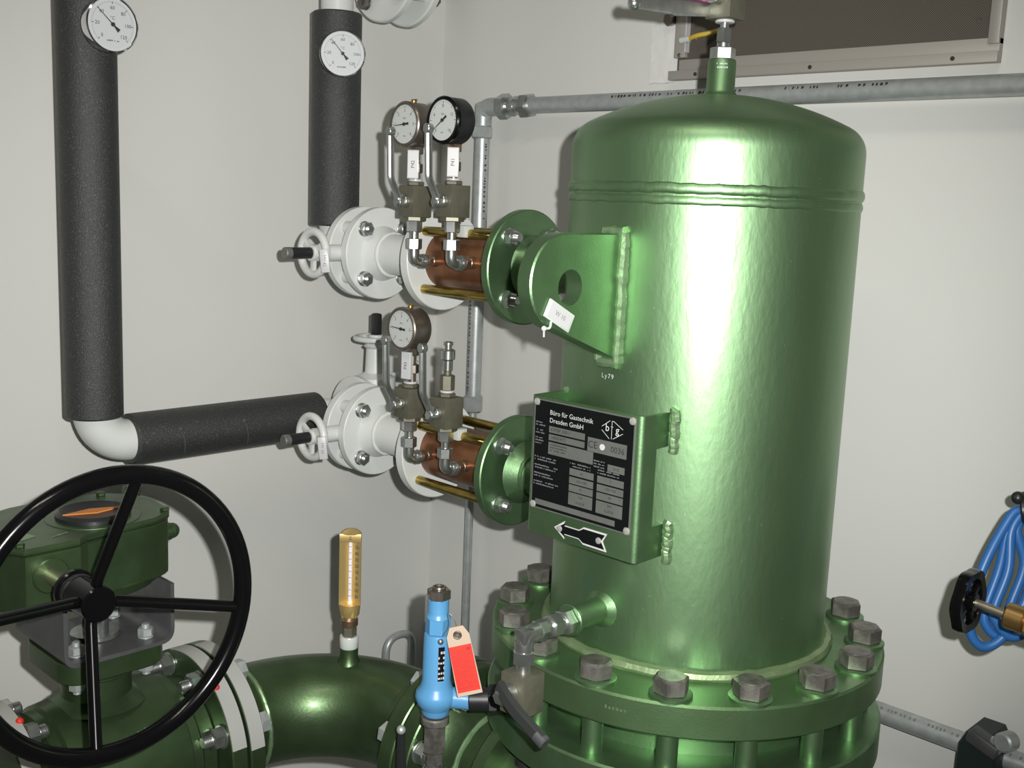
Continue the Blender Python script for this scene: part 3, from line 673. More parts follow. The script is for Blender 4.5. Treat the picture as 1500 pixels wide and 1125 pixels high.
# ================================================================== GALVANISED PIPES
PY, PZ, PR = .40, .8195, .0168
def marks(m, p0, p1, r, side, n, h=.006):      # printed marking along a pipe, unreadable
    p0, p1 = V(p0), V(p1); d = (p1-p0).normalized(); s_ = V(side).normalized(); u_ = s_.cross(d); L = (p1-p0).length; x = 0
    while x < L:
        w = random.uniform(.002, .005)
        if random.random() > .2:
            k = len(m.v)
            for a, b in ((x, -h/2), (x+w, -h/2*random.uniform(.4, 1)), (x+w, h/2*random.uniform(.3, 1)), (x, h/2)):
                q = b/r; m.v.append(p0+d*a+(s_*math.cos(q)+u_*math.sin(q))*(r+.0004))
            m.f.append((k, k+1, k+2, k+3))
        x += w+random.uniform(.0015, .007)
    return m
gp = thing('galvanised_pipe', 'galvanised steel pipe run with elbow, crossing the back wall under the grille', 'pipe', (-.89, PY, .15))
part('horizontal_pipe', M().cyl((-.755, PY, PZ), (XE-.001, PY, PZ), PR, 32), 'galv', gp)
hd = PR
part('union_nut', M().hex((-.768, PY, PZ), (-.742, PY, PZ), .045, .2, .003), 'zinc', gp)
part('union_body', M().cyl((-.815, PY, PZ), (-.765, PY, PZ), .0165, 28).hex((-.797, PY, PZ), (-.785, PY, PZ), .036, .5), 'zinc', gp)
part('union_nut', M().hex((-.836, PY, PZ), (-.808, PY, PZ), .047, .5, .003), 'zinc', gp)
part('elbow', M().tube(fillet([(-.83, PY, PZ), (-.889, PY, PZ), (-.889, PY, PZ-.05)], .030, 8), .0195, 24).box((-.884, PY, PZ-.006), (.034, .034, .034), None, .008), 'galv', gp)
part('elbow_nut', M().hex((-.889, PY, PZ-.040), (-.889, PY, PZ-.068), .042, .3, .003), 'galv', gp)
part('vertical_pipe', M().cyl((-.889, PY, PZ-.06), (-.889, PY, .165), PR, 32), 'galv', gp)
part('reducer_nut', M().hex((-.889, PY, .174), (-.889, PY, .135), .042, .3, .004), 'galv', gp)
part('thin_tube', M().cyl((-.889, PY, .14), (-.889, PY, ZF), .0095, 18), 'galv', gp)
sd = (CAM-V((-.1, PY, PZ))); sd.x = 0
m = marks(M(), (-.52, PY, PZ), (-.22, PY, PZ), PR, (0, -.86, .51), 40)
marks(m, (-.13, PY, PZ), (-.06, PY, PZ), PR, (0, -.86, .51), 40)
marks(m, (-.03, PY, PZ), (.06, PY, PZ), PR, (0, -.86, .51), 40)
marks(m, (-.889, PY, .74), (-.889, PY, .56), PR, (.97, -.22, 0), 40, .005)
marks(m, (-.889, PY, .44), (-.889, PY, .18), PR, (-.15, -.98, 0), 40, .005)
part('printed_marking', m, 'ink', gp, 'black unreadable print along the pipe', kind='stuff')
lp = thing('galvanised_pipe', 'galvanised pipe low on the back wall, held by a dark clamp', 'pipe', (.1, PY, -.225))
part('pipe_section', M().cyl((-.60, PY, -.2225), (XE-.001, PY, -.2225), PR, 32), 'galv', lp)
part('printed_marking', marks(M(), (.14, PY, -.2225), (.40, PY, -.2225), PR, (0, -.62, .78), 40), 'inkgrey', lp, kind='stuff')
cl = thing('pipe_clamp', 'dark pipe clamp with bolt and thumb nut on the low galvanised pipe', 'clamp', (.325, .36, -.26))
part('clamp_body', M().prism([(-.030, -.13), (.032, -.13), (.030, .02), (.016, .045), (-.018, .045), (-.028, .022)], V((.325, .425, -.2225)), X, Z, V((0, -.078, 0)), .003), 'rubber', cl)
part('clamp_strap', M().box((.336, .352, -.186), (.05, .03, .022), (V((.94, 0, -.33)), Y, V((.33, 0, .94))), .004), 'grey', cl)
part('bolt', M().cyl((.35, .352, -.180), (.368, .345, -.172), .009, 16).cyl((.372, .362, -.172), (.366, .335, -.170), .0155, 24, .003), 'galv', cl)

# ------------------------------------------------------------------ ventilation grille
vg = thing('ventilation_grille', 'brown wire mesh ventilation grille in an aluminium frame on the back wall', 'grille', (-.41, YW, .86))
gx0, gx1, gz0, gz1 = -.413, .209, .8595, 1.16
part('mesh_panel', M().box(((gx0+gx1)/2, YW-.004, (gz0+gz1)/2), (gx1-gx0-.02, .004, gz1-gz0-.02)), 'mesh', vg)
part('frame_bottom', M().box(((gx0+gx1)/2, YW-.010, gz0+.008), (gx1-gx0, .020, .017), None, .001), 'frame', vg)
part('frame_bottom', M().box(((gx0+gx1)/2+.01, YW-.0075, gz0+.026), (gx1-gx0-.02, .015, .0215), None, .001), 'frame', vg)
part('frame_top', M().box(((gx0+gx1)/2, YW-.010, gz1-.012), (gx1-gx0, .020, .024), None, .001), 'frame', vg)
part('frame_side', M().box((gx0+.019, YW-.007, (gz0+gz1)/2+.016), (.026, .014, gz1-gz0-.05), None, .001), 'frame', vg)
part('frame_side', M().box((gx1-.0085, YW-.010, (gz0+gz1)/2+.009), (.017, .020, gz1-gz0-.036), None, .001), 'frame', vg)
part('frame_lip', M().box((gx0+.034, YW-.009, (gz0+gz1)/2+.02), (.003, .018, gz1-gz0-.06)), 'tag', vg, 'bright white edge strip')
gs = M().cyl((0, 0, -.001), (0, 0, .002), .0035, 12, .0006).mesh('screw', 'ink')
for x, z in ((-.35, gz0+.008), (-.11, gz0+.008), (.14, gz0+.008)): inst('screw', gs, vg, (x, YW-.020, z), (0, -1, 0))
gs2 = M().cyl((0, 0, -.001), (0, 0, .002), .004, 12, .0006).mesh('screw', 'bolt')
for x, z in ((gx0+.019, .905), (.17, .925), (-.365, .935)): inst('screw', gs2, vg, (x, YW-(.014 if x < -.38 else .006), z), (0, -1, 0))
pp = M(); poly = [(-.471, .856)]+[(-.471+(.062+random.uniform(-.002, .002))*i/5, .856+random.uniform(-.0015, .0015)) for i in range(1, 6)]+[(-.400+random.uniform(-.004, .004), .87+.03*i) for i in range(10)]+[(-.471, 1.16)]
pp.prism(poly, V((0, YW+.001, 0)), X, Z, V((0, -.005, 0)), .001)
solo('plaster_patch', pp, 'plaster', 'rough white plaster patch along the edge of the ventilation grille', 'plaster patch', V((-.45, YW, .86)))
ew = thing('earth_wire', 'green and yellow earth wire with clear lug beside the grille frame', 'wire', (-.385, .42, .935))
part('wire_sheath', M().tube(fillet([(-.366, .425, .932), (-.345, .42, .936), (-.32, .43, .94), (-.30, .445, .95)], .01), .0045, 12), 'wirey', ew)
part('cable_lug', M().cyl((-.385, .424, .930), (-.364, .425, .932), .0065, 14, .001), 'tagedge', ew)
part('bolt_head', M().hex((-.420, .448, .975), (-.420, .428, .972), .022, .3), 'steelcase', ew)

# ================================================================== BIG BALL VALVE, ELBOW
XV, Z0, PB = -.585, -.245, .0855
Y0, RE = -.20, .20
bv = thing('ball_valve', 'large green flanged ball valve with gearbox at the end of the big pipe bend', 'valve', (XV, -.64, ZF))
vc = -.640
body = [(.100, -.133), (.100, -.112), (.104, -.108), (.112, -.104), (.112, -.090), (.118, -.086), (.121, -.06), (.121, .06), (.118, .086), (.112, .090), (.112, .104), (.104, .108), (.100, .112), (.100, .133)]
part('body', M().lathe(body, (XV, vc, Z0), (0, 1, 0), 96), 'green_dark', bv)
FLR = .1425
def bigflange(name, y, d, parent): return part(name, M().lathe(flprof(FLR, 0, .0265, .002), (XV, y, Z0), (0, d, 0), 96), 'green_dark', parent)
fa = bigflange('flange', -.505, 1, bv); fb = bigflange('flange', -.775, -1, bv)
part('gasket', M().cyl((XV, -.479, Z0), (XV, -.473, Z0), .108, 64), 'blackm', bv)
bn = nutmesh('zinc', .030, .017, .014, .0098, .0185)
for i in range(8):
    q = PI/8+i*PI/4; x, z = XV+.120*math.cos(q), Z0+.120*math.sin(q)
    inst('nut', bn, bv, (x, -.505, z), (0, -1, 0), .4*i); inst('nut', bn, bv, (x, -.775, z), (0, 1, 0), .3*i)
def tape(y0_, y1_, a0, a1, parent):
    m = M(); n = 40
    for i in range(n+1):
        q = a0+(a1-a0)*i/n
        for r, y in ((FLR-.001, y0_), (FLR+.0006, y0_), (FLR+.0006, y1_), (FLR-.001, y1_)): m.v.append(V((XV+r*math.cos(q), y, Z0+r*math.sin(q))))
    for i in range(n):
        for k_ in range(3): m.f.append((4*i+k_, 4*i+k_+1, 4*i+5+k_, 4*i+4+k_))
    return part('tape', m, 'tape', parent, 'pale strip of tape around the flange rim')
tape(-.504, -.480, .22, 1.9, bv); tape(-.800, -.777, .4, 2.2, bv)
part('marking_dot', M().sphere((XV+.1425*math.cos(.93), -.500, Z0+.1425*math.sin(.93)), .0055, 8), 'red', bv, 'red paint dot'); part('marking_dot', M().sphere((XV+.1425*math.cos(1.25), -.778, Z0+.1425*math.sin(1.25)), .0055, 8), 'red', bv, 'red paint dot')
m = M()
for i, w in enumerate((.05, .03, .045)): m.smudge(w, .006, (XV+.121*math.cos(.75+.0)+.0, -.63, Z0+.121*math.sin(.75)-.010*i*.7), Y, V((-.68, 0, .73)), .002)
part('cast_marks', m, 'green_weld', bv)
NX, NY = XV, vc-.008
part('stem_neck', M().lathe([(.070, -.132), (.058, -.124), (.050, -.118), (.050, -.088), (.056, -.084), (.056, -.068), (.05, -.064)], (NX, NY, 0), (0, 0, 1), 48), 'green_dark', bv)
sq = []
for cx, cy, a0 in ((1, 1, 0), (-1, 1, 90), (-1, -1, 180), (1, -1, 270)):
    for i in range(7): t = math.radians(a0+i*15); sq.append((cx*.044+.034*math.cos(t), cy*.044+.034*math.sin(t)))
part('mounting_flange', M().prism(sq, V((NX, NY, -.070)), X, Y, V((0, 0, .030)), .002).lathe([(.05, -.07), (.066, -.066)], (NX, NY, 0), (0, 0, 1), 40), 'green_dark', bv)
nb2 = nutmesh('galv', .020, .012, .006, .006, .011)
for sx in (1, -1):
    for sy in (1, -1): inst('nut', nb2, bv, (NX+sx*.052, NY+sy*.052, -.0345), (0, 0, 1), .3); inst('nut', nb2, bv, (NX+sx*.052, NY+sy*.052, -.0705), (0, 0, -1), .6)
bx0, bx1, by0, by1 = NX-.082, NX+.082, NY-.082, NY+.082; bz0, bz1 = -.0395, .050
br_ = M().prism(fillet and [(v.x, v.y) for v in fillet([(by0, bz1), (by0, bz0), (by1, bz0), (by1, bz1)], .022, 6)] + [(v.x, v.y) for v in fillet([(by1-.006, bz1), (by1-.006, bz0+.006), (by0+.006, bz0+.006), (by0+.006, bz1)], .018, 6)], V((bx0, 0, 0)), Y, Z, V((bx1-bx0, 0, 0)))
# U profile faces: rebuild caps as strips
br_ = M(); oP = fillet([(0, by0, bz1), (0, by0, bz0), (0, by1, bz0), (0, by1, bz1)], .022, 6); iP = fillet([(0, by0+.006, bz1), (0, by0+.006, bz0+.006), (0, by1-.006, bz0+.006), (0, by1-.006, bz1)], .017, 6); n = len(oP)
for x in (bx0, bx1):
    for p in oP: br_.v.append(V((x, p.y, p.z)))
    for p in iP: br_.v.append(V((x, p.y, p.z)))
for i in range(n-1): br_.f += [(i, i+1, 2*n+i+1, 2*n+i), (n+i, n+i+1, 3*n+i+1, 3*n+i), (i, i+1, n+i+1, n+i), (2*n+i, 2*n+i+1, 3*n+i+1, 3*n+i)]
br_.f += [(0, n, 3*n, 2*n), (n-1, 2*n-1, 4*n-1, 3*n-1)]
part('bracket', br_, 'grey', bv, 'grey U shaped sheet steel bracket')
part('stem', M().cyl((NX, NY, -.04), (NX, NY, .055), .019, 28).cyl((NX, NY, -.033), (NX, NY, -.026), .035, 32, .001), 'zinc', bv)
# gearbox
gz, gh = .046, .150
gpl = [(-.475, -.789), (-.475, -.716), (-.488, -.700), (-.497, -.640), (-.505, -.592), (-.520, -.566), (-.545, -.552), (-.600, -.548), (-.645, -.560), (-.675, -.600), (-.684, -.660), (-.676, -.730), (-.650, -.790), (-.615, -.818), (-.560, -.822), (-.515, -.812)]
gb = thing('gearbox', 'green cast gearbox with orange position pointer on the large ball valve', 'gearbox', (NX, NY, .05))
part('housing', M().prism([(x, y) for x, y in gpl], V((0, 0, .060)), X, Y, V((0, 0, .084)), .004), 'green_dark', gb, ang=30)
part('lid', M().prism([(NX+(x-NX)*1.02, NY+(y-NY)*1.02) for x, y in gpl], V((0, 0, .142)), X, Y, V((0, 0, .011)), .004), 'green_dark', gb, ang=30)
part('base_flange', M().lathe([(.075, .048), (.086, .052), (.090, .064), (.085, .07)], (NX, NY, 0), (0, 0, 1), 48), 'green_dark', gb)
part('lid', M().lathe([(.066, .150), (.064, .154), (.055, .155)], (NX+.024, NY-.010, 0), (0, 0, 1), 48), 'green_dark', gb, 'raised boss under the indicator')
ind = part('indicator_disc', M().lathe([(.049, .152), (.051, .154), (.051, .160), (.046, .164), (.042, .161)], (NX+.024, NY-.010, 0), (0, 0, 1), 48), 'blackm', gb)
part('pointer', M().prism([(-.004, -.042), (.012, 0), (.004, .042), (-.012, 0)], V((NX+.024, NY-.010, .1605)), X, Y, V((0, 0, .002))), 'orange', ind, 'orange position pointer')
part('stop_screw', M().cyl((-.575, -.556, .105), (-.575, -.530, .105), .0135, 20, .004).sphere((-.575, -.530, .105), .012, 8), 'green_dark', gb)
part('stop_screw', M().cyl((-.665, -.56, .150), (-.665, -.535, .150), .010, 16, .002), 'green_dark', gb)
bt_ = M().hex((0, 0, 0), (0, 0, .006), .012).mesh('lid_bolt', 'green_dark')
for x, y in ((-.49, -.79), (-.53, -.565), (-.66, -.60), (-.62, -.81)): inst('lid_bolt', bt_, gb, (x, y, .1525), (0, 0, 1), .3)
m = M().smudge(.03, .006, (-.50, -.745, .1535), V((-.3, .95, 0)), V((-.95, -.3, 0))).smudge(.025, .005, (-.513, -.700, .1535), V((0, 1, 0)), V((-1, 0, 0)))
part('cast_marks', m, 'green_weld', gb)
part('type_plate', M().box((-.530, -.775, .1535), (.030, .030, .001), (V((.95, .3, 0)), V((-.3, .95, 0)), Z)), 'green_weld', gb)
HY, HZ = -.757, .112
part('input_boss', M().cyl((-.478, HY, HZ), (-.470, HY, HZ), .024, 28, .002), 'green_dark', gb)
part('input_shaft', M().cyl((-.475, HY, HZ), (-.36, HY, HZ), .0105, 24), 'shaft', gb)
# handwheel
hw = thing('handwheel', 'big black four spoke handwheel on the gearbox shaft', 'handwheel', (-.34, HY, HZ))
rp = V((-.29, HY, HZ)); RW = .172
part('rim', M().torus(rp, (1, 0, 0), RW, .0115, 96, 18), 'black', hw)
part('hub', M().cyl((-.408, HY, HZ), (-.335, HY, HZ), .0225, 36, .002).cyl((-.408, HY, HZ), (-.398, HY, HZ), .027, 36, .002), 'black', hw)
part('set_collar', M().cyl((-.396, HY, HZ), (-.388, HY, HZ), .0236, 36), 'blackm', hw)
for i in range(4):
    t = math.radians(80+i*90); e = Y*math.cos(t)+Z*math.sin(t)
    s_ = part('spoke', M().tube([V((-.352, HY, HZ))+e*.012, V((-.349, HY, HZ))+e*.03, rp+e*(RW-.004)], .0075, 14), 'black', hw)
# pipe bend
pb = thing('pipe_bend', 'large green pipe bend between the ball valve and the filter vessel', 'pipe', (XV, -.4, ZF))
f2 = bigflange('flange', -.447, -1, pb)
tape(-.4725, -.449, .16, 1.75, pb)
pts = [V((XV, -.40, Z0))]+[V((XV+RE-RE*math.cos(t), Y0-RE+RE*math.sin(t), Z0)) for t in [PI/2*i/28 for i in range(29)]]+[V((-.36, Y0, Z0))]
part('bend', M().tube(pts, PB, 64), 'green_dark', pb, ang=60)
part('weld_neck', M().lathe([(.108, -.449), (.100, -.44), (.089, -.418), (PB+.001, -.402)], (XV, 0, Z0), (0, 1, 0), 64), 'green_dark', pb)
part('weld_bead', M().bead([(XV+(PB+.001)*math.cos(t), -.402, Z0+(PB+.001)*math.sin(t)) for t in [2*PI*i/80 for i in range(81)]], .004), 'green_weld', pb)
part('weld_neck', M().lathe([(PB, -.372), (.089, -.345), (.100, -.318), (.108, -.308)], (0, Y0, Z0), (1, 0, 0), 64), 'green_dark', pb)
def xfl(x0_, parent, name='flange'): return part(name, M().lathe(flprof(FLR, 0, .031, .002), (x0_, Y0, Z0), (1, 0, 0), 96), 'green_dark', parent)
xfl(-.306, pb)
hb = nutmesh('galv', .030, .016, .0, .0098, .0185)
for i in range(8):
    q = PI/8+i*PI/4
    inst('bolt', hb, pb, (XV+.120*math.cos(q), -.447, Z0+.120*math.sin(q)), (0, 1, 0), .4*i)
    inst('bolt', hb, pb, (-.306, Y0+.120*math.cos(q), Z0+.120*math.sin(q)), (-1, 0, 0), .4*i)
part('thermowell', M().lathe([(.024, -.175), (.019, -.160), (.0155, -.152), (.0155, -.136)], (-.502, -.246, 0), (0, 0, 1), 28), 'green_dark', pb)
# inlet nozzle of the vessel
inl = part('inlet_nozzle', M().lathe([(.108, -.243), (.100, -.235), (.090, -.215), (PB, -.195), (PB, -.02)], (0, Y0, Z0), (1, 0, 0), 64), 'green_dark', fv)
xfl(-.2725, inl, 'inlet_flange')
part('weld_bead', M().bead([(-.196, Y0+(PB+.001)*math.cos(t), Z0+(PB+.001)*math.sin(t)) for t in [2*PI*i/80 for i in range(81)]], .005), 'green_weld', inl)
for i in range(8):
    q = PI/8+i*PI/4; inst('nut', bn, inl, (-.2415, Y0+.120*math.cos(q), Z0+.120*math.sin(q)), (1, 0, 0), .4*i)
part('reinforcing_pad', M().lathe([(.125, -.135), (.122, -.118), (.09, -.115)], (0, Y0, Z0), (1, 0, 0), 64), 'green_dark', inl)
# supports reaching the floor
part('support', M().cyl((-.37, Y0, Z0-.07), (-.37, Y0, ZF), .03, 24).cyl((-.37, Y0, ZF+.012), (-.37, Y0, ZF), .06, 24), 'green_dark', pb)
part('support', M().cyl((XV, vc, Z0-.11), (XV, vc, ZF), .035, 24).cyl((XV, vc, ZF+.012), (XV, vc, ZF), .07, 24), 'green_dark', bv)

# ------------------------------------------------------------------ V-shaped thermometer
vt = thing('industrial_thermometer', 'gold V shaped glass thermometer standing on the green pipe bend', 'thermometer', (-.502, -.246, -.136))
o = V((-.502, -.246, 0)); d = V((.72, -.69, 0)).normalized(); ax = Z.cross(d)
part('socket', M().lathe([(.0150, -.136), (.0160, -.134), (.0160, -.117), (.0150, -.115)], o, (0, 0, 1), 24), 'tagedge', vt)
part('union_nut', M().hex(o+Z*-.116, o+Z*-.098, .022, .2).cyl(o+Z*-.1, o+Z*-.09, .010, 18), 'nickel', vt)
part('copper_collar', M().lathe([(.010, -.100), (.0145, -.096), (.0145, -.086), (.011, -.082), (.009, -.078)], o, (0, 0, 1), 24), 'copper2', vt)
hw_, zb_, zt_ = .0178, -.060, .058
pf = [(-hw_, .006), (-.004, -.002), (.004, -.002), (hw_, .006), (hw_, -.004), (.010, -.014), (-.010, -.014), (-hw_, -.004)]
part('housing', M().prism(pf, o+Z*zb_, ax, d, Z*(zt_-zb_)), 'anod', vt, ang=20)
part('head', M().prism([(-hw_, .007), (hw_, .007), (hw_, -.004), (.010, -.014), (-.010, -.014), (-hw_, -.004)], o+Z*(zt_-.008), ax, d, Z*.014, .001).lathe([(.017, 0), (.012, .004), (.004, .0055)], o+Z*(zt_+.006)-d*.004, (0, 0, 1), 24), 'anod', vt)
part('foot', M().prism([(-.0125, .008), (.0125, .008), (.013, -.010), (-.013, -.010)], o+Z*(zb_-.022), ax, d, Z*.020, .001).lathe([(.012, zb_-.024), (.016, zb_-.018), (.0175, zb_-.006), (.0175, zb_+.001)], o-d*.003, (0, 0, 1), 28), 'anod', vt)
part('glass_tube', M().cyl(o+Z*(zb_-.001)+d*.0005, o+Z*(zt_-.006)+d*.0005, .0032, 14), 'glass', vt)
m = M(); sl = V((.014, .008, 0)); fa_ = (ax*.014+d*.008).normalized()
nrm = fa_.cross(Z)
for i, s_ in enumerate(('50', '40', '30', '20', '10', '0', '10', '20', '30')):
    z = .040-i*.0107; q = o+ax*.0115+d*.0026+Z*z; m.text(s_, .0083, q+nrm*.0014, fa_, Z)
for i in range(9): m.box(o+d*.0038+Z*(.0415-i*.0107), (.0045, .0005, .0006), (ax, d, Z))
m.text('Z', .008, o+Z*(zt_-.001)+d*.0073, ax, Z).smudge(.006, .004, o+Z*(zb_-.014)+d*.0082, ax, Z)
part('scale', m, 'ink', vt)

# ------------------------------------------------------------------ blue relief valve
bx, by = -.190, -.330
def zr(z): return -.113+(z+.118)*.885
rl_ = thing('relief_valve', 'light blue spring relief valve standing beside the green inlet pipe', 'valve', (bx, by, -.3))
def zz_(l): return l
part('body', M().lathe([(.018, -0.10443), (.0205, -0.10089), (.0205, -0.09558), (.0215, -0.09381), (.028, -0.08496), (.0300, -0.07611), (.0285, -0.06903), (.023, -0.06195), (.0225, -0.05841), (.0205, -0.05133), (.0195, 0.01416), (.0185, 0.01770), (.0165, 0.01859)], (bx, by, zr(0)), (0, 0, 1), 44), 'blue', rl_)
part('bonnet', M().hex((bx, by, zr(.019)), (bx, by, zr(.050)), .032, .15, .003).lathe([(.0175, 0.04248), (.0155, 0.04691), (.0148, 0.04956), (.0148, 0.06814), (.014, 0.06903)], (bx, by, zr(0)), (0, 0, 1), 36), 'blue', rl_)
part('outlet', M().cyl((bx, by, zr(-.088)), (bx+.038, by+.033, -.088), .0150, 28), 'blue', rl_)
part('outlet_fitting', M().cyl((bx+.036, by+.031, -.088), (bx+.062, by+.054, -.086), .0165, 24, .002).hex((bx+.058, by+.05, -.087), (bx+.075, by+.065, -.085), .038, .3).tube(fillet([(bx+.07, by+.06, -.086), (bx+.105, by+.09, -.084), (bx+.10, by+.08, -.18)], .03), .011, 16), 'blackm', rl_)
part('cap', M().hex((bx, by, zr(.078)), (bx, by, zr(.094)), .0295, .1).cyl((bx, by, zr(.094)), (bx, by, zr(.096)), .009, 20).cyl((bx, by, zr(.096)), (bx, by, zr(.100)), .004, 12).torus((bx, by, zr(.097)), (0, 0, 1), .008, .0018, 20, 8), 'steelcase', rl_)
part('inlet_fitting', M().cyl((bx, by, -.116), (bx, by, -.128), .0205, 28, .002).hex((bx, by, -.128), (bx, by, -.172), .030, .2, .003).hex((bx, by, -.172), (bx, by, -.190), .022, .1), 'bolt', rl_)
part('union', M().cyl((bx, by, -.188), (bx, by, -.205), .012, 20).hex((bx, by, -.197), (bx, by, -.222), .036, .4, .003).cyl((bx, by, -.22), (bx, by, -.30), .012, 20).tube(fillet([(bx, by, -.28), (bx, by, -.33), (bx+.0, by+.12, -.33)], .03), .012, 16), 'zinc', rl_)
m = M(); pr_ = M()
for i in range(9):
    t = -.66+i*.055
    pr_.v += [V((bx+.0199*math.cos(t), by+.0199*math.sin(t), -.055)), V((bx+.0201*math.cos(t), by+.0201*math.sin(t), -.004))]
for i in range(8): pr_.f.append((2*i, 2*i+2, 2*i+3, 2*i+1))
for v in pr_.v: v.xy = V((bx, by))+(v.xy-V((bx, by)))*1.045
lb_ = part('type_label', pr_, 'plateblk', rl_, 'narrow black type label')
for i in range(6):
    t = -.44; e = V((math.cos(t), math.sin(t), 0)); m.smudge(.009, .004, V((bx, by, -.052+i*.0076))+e*.0211-Z.cross(e)*.0045, Z.cross(e), Z)
part('lettering', m, 'tag', lb_)
part('seal_screw', M().sphere((bx+.017, by-.010, .004), .0045, 8), 'zinc', rl_, 'lead seal with wire')
part('seal_wire', M().tube(fillet([(bx+.018, by-.008, .012), (bx+.026, by-.002, .028), (bx+.017, by, .046), (bx+.028, by+.004, .040), (bx+.034, by+.006, .022)], .008), .0006, 6), 'zinc', rl_)
part('clear_sleeve', M().box((bx-.011, by-.011, .046), (.003, .010, .040), None, .001), 'plate', rl_)
ct = thing('card_tag', 'tan card tag with red printed field tied to the blue relief valve', 'tag', (bx+.04, by, -.03), None)
d = V((.70, -.71, .12)).normalized(); r_ = Z.cross(d).normalized(); u_ = d.cross(r_); th = math.radians(14); r2 = r_*math.cos(th)+u_*math.sin(th); u2 = u_*math.cos(th)-r_*math.sin(th)
o = V((bx+.0335, by+.0200, -.019))+d*.026
part('card', M().prism([(-.0178, -.049), (.0178, -.049), (.0165, .036), (.010, .049), (-.009, .049), (-.0155, .036)], o, r2, u2, d*.0008), 'tan', ct)
part('red_field', M().quad(o-r2*.0160-u2*.044+d*.0008, r2, u2, .032, .066, .0002), 'red', ct, 'red printed area')
m = M()
for i in range(17): m.smudge(.029*random.uniform(.75, 1), .0016, o-r2*.0145+u2*(.014-i*.0033)+d*.0011, r2, u2)
m.quad(o+r2*.008+u2*.014+d*.001, r2, u2, .006, .004, .0001)
part('small_print', m, 'redink', ct, kind='stuff')
part('eyelet', M().torus(o+u2*.037+d*.0008, d, .0045, .0018, 24, 8).cyl(o+u2*.037+d*.0006, o+u2*.037+d*.0010, .0030, 16), 'steelcase', ct)
# black lever standing up in front of the flange
sl_ = thing('shutoff_lever', 'upright dark lever with grey tip in front of the inlet flange', 'lever', (-.235, -.37, -.35))
part('bar', M().bar([(-.226, -.363, -.143), (-.226, -.362, -.16), (-.227, -.359, -.26), (-.227, -.357, -.36)], [.010, .013, .015, .016], .009, V((.7, .7, 0))), 'blackm', sl_)
part('tip', M().sphere((-.226, -.363, -.141), .0068, 10), 'galv', sl_)
part('shutoff_body', M().box((-.225, -.356, -.375), (.045, .045, .05), None, .003).cyl((-.225, -.356, -.375), (-.225, -.25, -.33), .012, 16), 'nickel', sl_)

# ------------------------------------------------------------------ bent tube on the floor behind
ut = M().tube(fillet([(-1.0, .250, ZF), (-1.0, .250, -.413), (-1.0, .331, -.413), (-1.0, .331, ZF)], .0404, 14), .0088, 16)
solo('bent_tube', ut, 'galv', 'thin steel tube bent into an upside down U behind the green pipe bend', 'pipe', V((-1.0, .25, ZF)))

# ------------------------------------------------------------------ brass valve, cable coil at the right edge
gv = thing('brass_valve', 'brass valve with small black handwheel in front of the back wall', 'valve', (.44, .04, .10))
wx, wy, wz = .401, .040, .140
hwp = M(); N = 48
for j, (rr_, xx_) in enumerate(((.030, -.006), (.0400, -.007), (.0410, .0), (.0400, .007), (.030, .006), (.028, 0))):
    for i in range(N):
        t = 2*PI*i/N; q = rr_*(1+.045*math.cos(6*t)*(1 if rr_ > .039 else .3)); hwp.v.append(V((wx+xx_, wy+q*math.cos(t), wz+q*math.sin(t))))
for j in range(6):
    for i in range(N): a, b = j*N, ((j+1) % 6)*N; hwp.f.append((a+i, a+(i+1) % N, b+(i+1) % N, b+i))
for i in range(4):
    t = .5+i*PI/2; e = Y*math.cos(t)+Z*math.sin(t); hwp.bar([V((wx, wy, wz))+e*.006, V((wx, wy, wz))+e*.034], .014, .008, X.cross(e))
hwp.cyl((wx-.009, wy, wz), (wx+.010, wy, wz), .013, 20, .002)
part('handwheel', hwp, 'black', gv)
part('stem', M().cyl((wx+.008, wy, wz), (wx+.060, wy, wz-.006), .0055, 16), 'shaft', gv)
part('bonnet', M().cyl((wx+.048, wy, wz-.004), (wx+.072, wy, wz-.006), .0165, 26, .002).hex((wx+.072, wy, wz-.006), (wx+.110, wy, wz-.008), .036, .3, .003), 'bronze', gv)
part('body', M().sphere((wx+.135, wy, wz-.012), .034, 12).cyl((wx+.135, wy, wz-.012), (wx+.135, wy, ZF), .017, 24).hex((wx+.135, wy, wz-.065), (wx+.135, wy, wz-.035), .044, .2, .003), 'bronze', gv)
yl = V((.49, .10, .152))
sol = thing('yellow_label', 'yellow warning label beside the brass valve', 'label', yl)
part('card', M().box(yl+V((-.012, .012, 0)), (.03, .002, .024), (V((.75, .35, -.55)).normalized(), V((.55, -.80, .2)).normalized(), V((.36, .48, .80)).normalized()), .0005), 'yellow', sol)
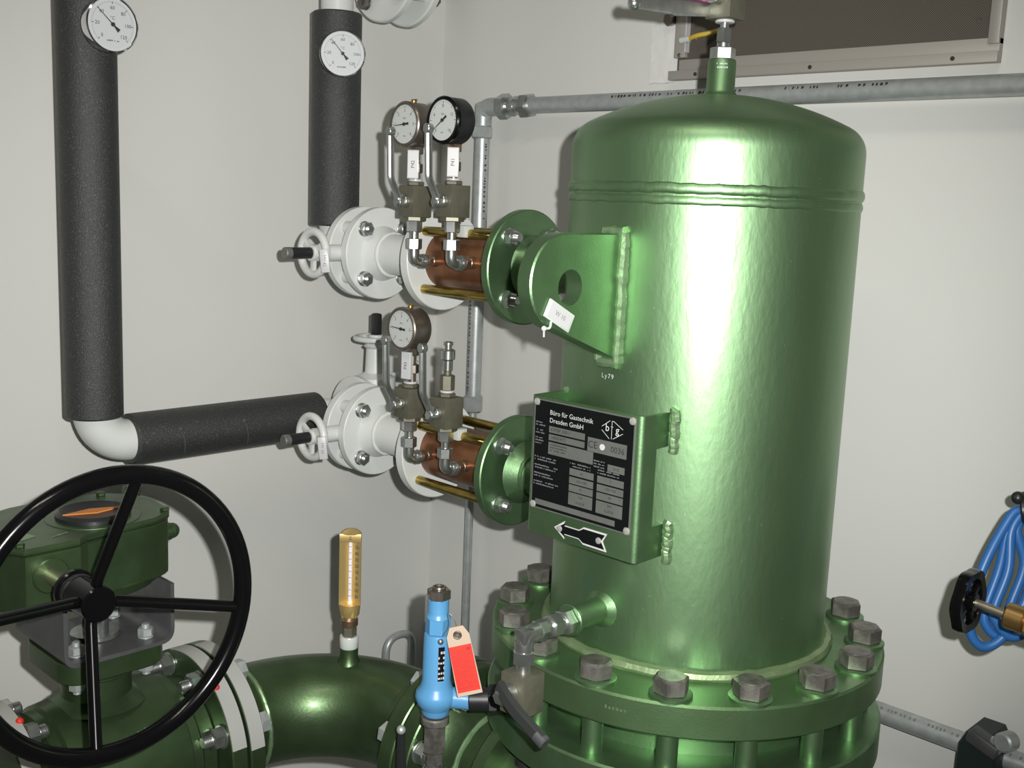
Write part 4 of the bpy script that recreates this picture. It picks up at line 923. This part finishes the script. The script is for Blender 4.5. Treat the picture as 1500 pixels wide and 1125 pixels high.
part('backing', M().box(yl+V((-.008, .030, -.004)), (.05, .014, .034), (V((.75, .35, -.55)).normalized(), V((.55, -.80, .2)).normalized(), V((.36, .48, .80)).normalized()), .004), 'blackm', sol)
cc = thing('cable_coil', 'coil of blue cable tied with a black clip near the brass valve', 'cable', (.39, .20, .06))
top = V((.397, .197, .230))
base = [(.3953, .1952, .2297), (.3855, .18, .2042), (.3752, .1591, .1528), (.3690, .1411, .0971), (.3749, .1404, .0651), (.3908, .1499, .0499), (.4085, .1674, .0640), (.4224, .1907, .109), (.425, .205, .165), (.410, .204, .218)]
for i in range(4):
    pts = []
    for j, p in enumerate(base):
        k_ = 1 if 1 < j < 8 else .35
        pts.append(V(p)+V((.0125*i, .010*i+.012*(i % 2)-.006, .006*i*(1 if 3 < j < 7 else 0)+.004*math.sin(i*2.+j)))*k_)
    # smooth with Catmull-Rom
    sm_ = []; n = len(pts)
    for k_ in range(n):
        p0, p1_, p2_, p3 = pts[k_-1], pts[k_], pts[(k_+1) % n], pts[(k_+2) % n]
        for u in range(6):
            t = u/6; sm_.append(.5*((2*p1_)+(p2_-p0)*t+(2*p0-5*p1_+4*p2_-p3)*t*t+(-p0+3*p1_-3*p2_+p3)*t**3))
    part('cable_loop', M().tube(sm_, .0068, 12, closed=True), 'bluecab', cc)
part('clip', M().torus(top+V((.006, .002, .002)), (1, .3, .2), .016, .004, 20, 8).sphere(top+V((-.002, -.004, .018)), .009, 8).box(top+V((.012, .008, .020)), (.03, .012, .010), None, .003), 'blackm', cc)
part('hanger', M().tube([top+V((.01, .004, .016)), top+V((.03, .12, .02)), V((.43, YW-.001, .245))], .004, 8), 'blackm', cc)

# ceiling lamp body (above the frame)
lamp = thing('ceiling_lamp', 'long white fluorescent ceiling lamp', 'lamp', (.75, -1.5, ZC))
part('lamp_body', M().box((.75, -1.5, ZC-.012), (1.25, .16, .024), (V((math.cos(.5), math.sin(.5), 0)), V((-math.sin(.5), math.cos(.5), 0)), Z), .004), 'white', lamp)
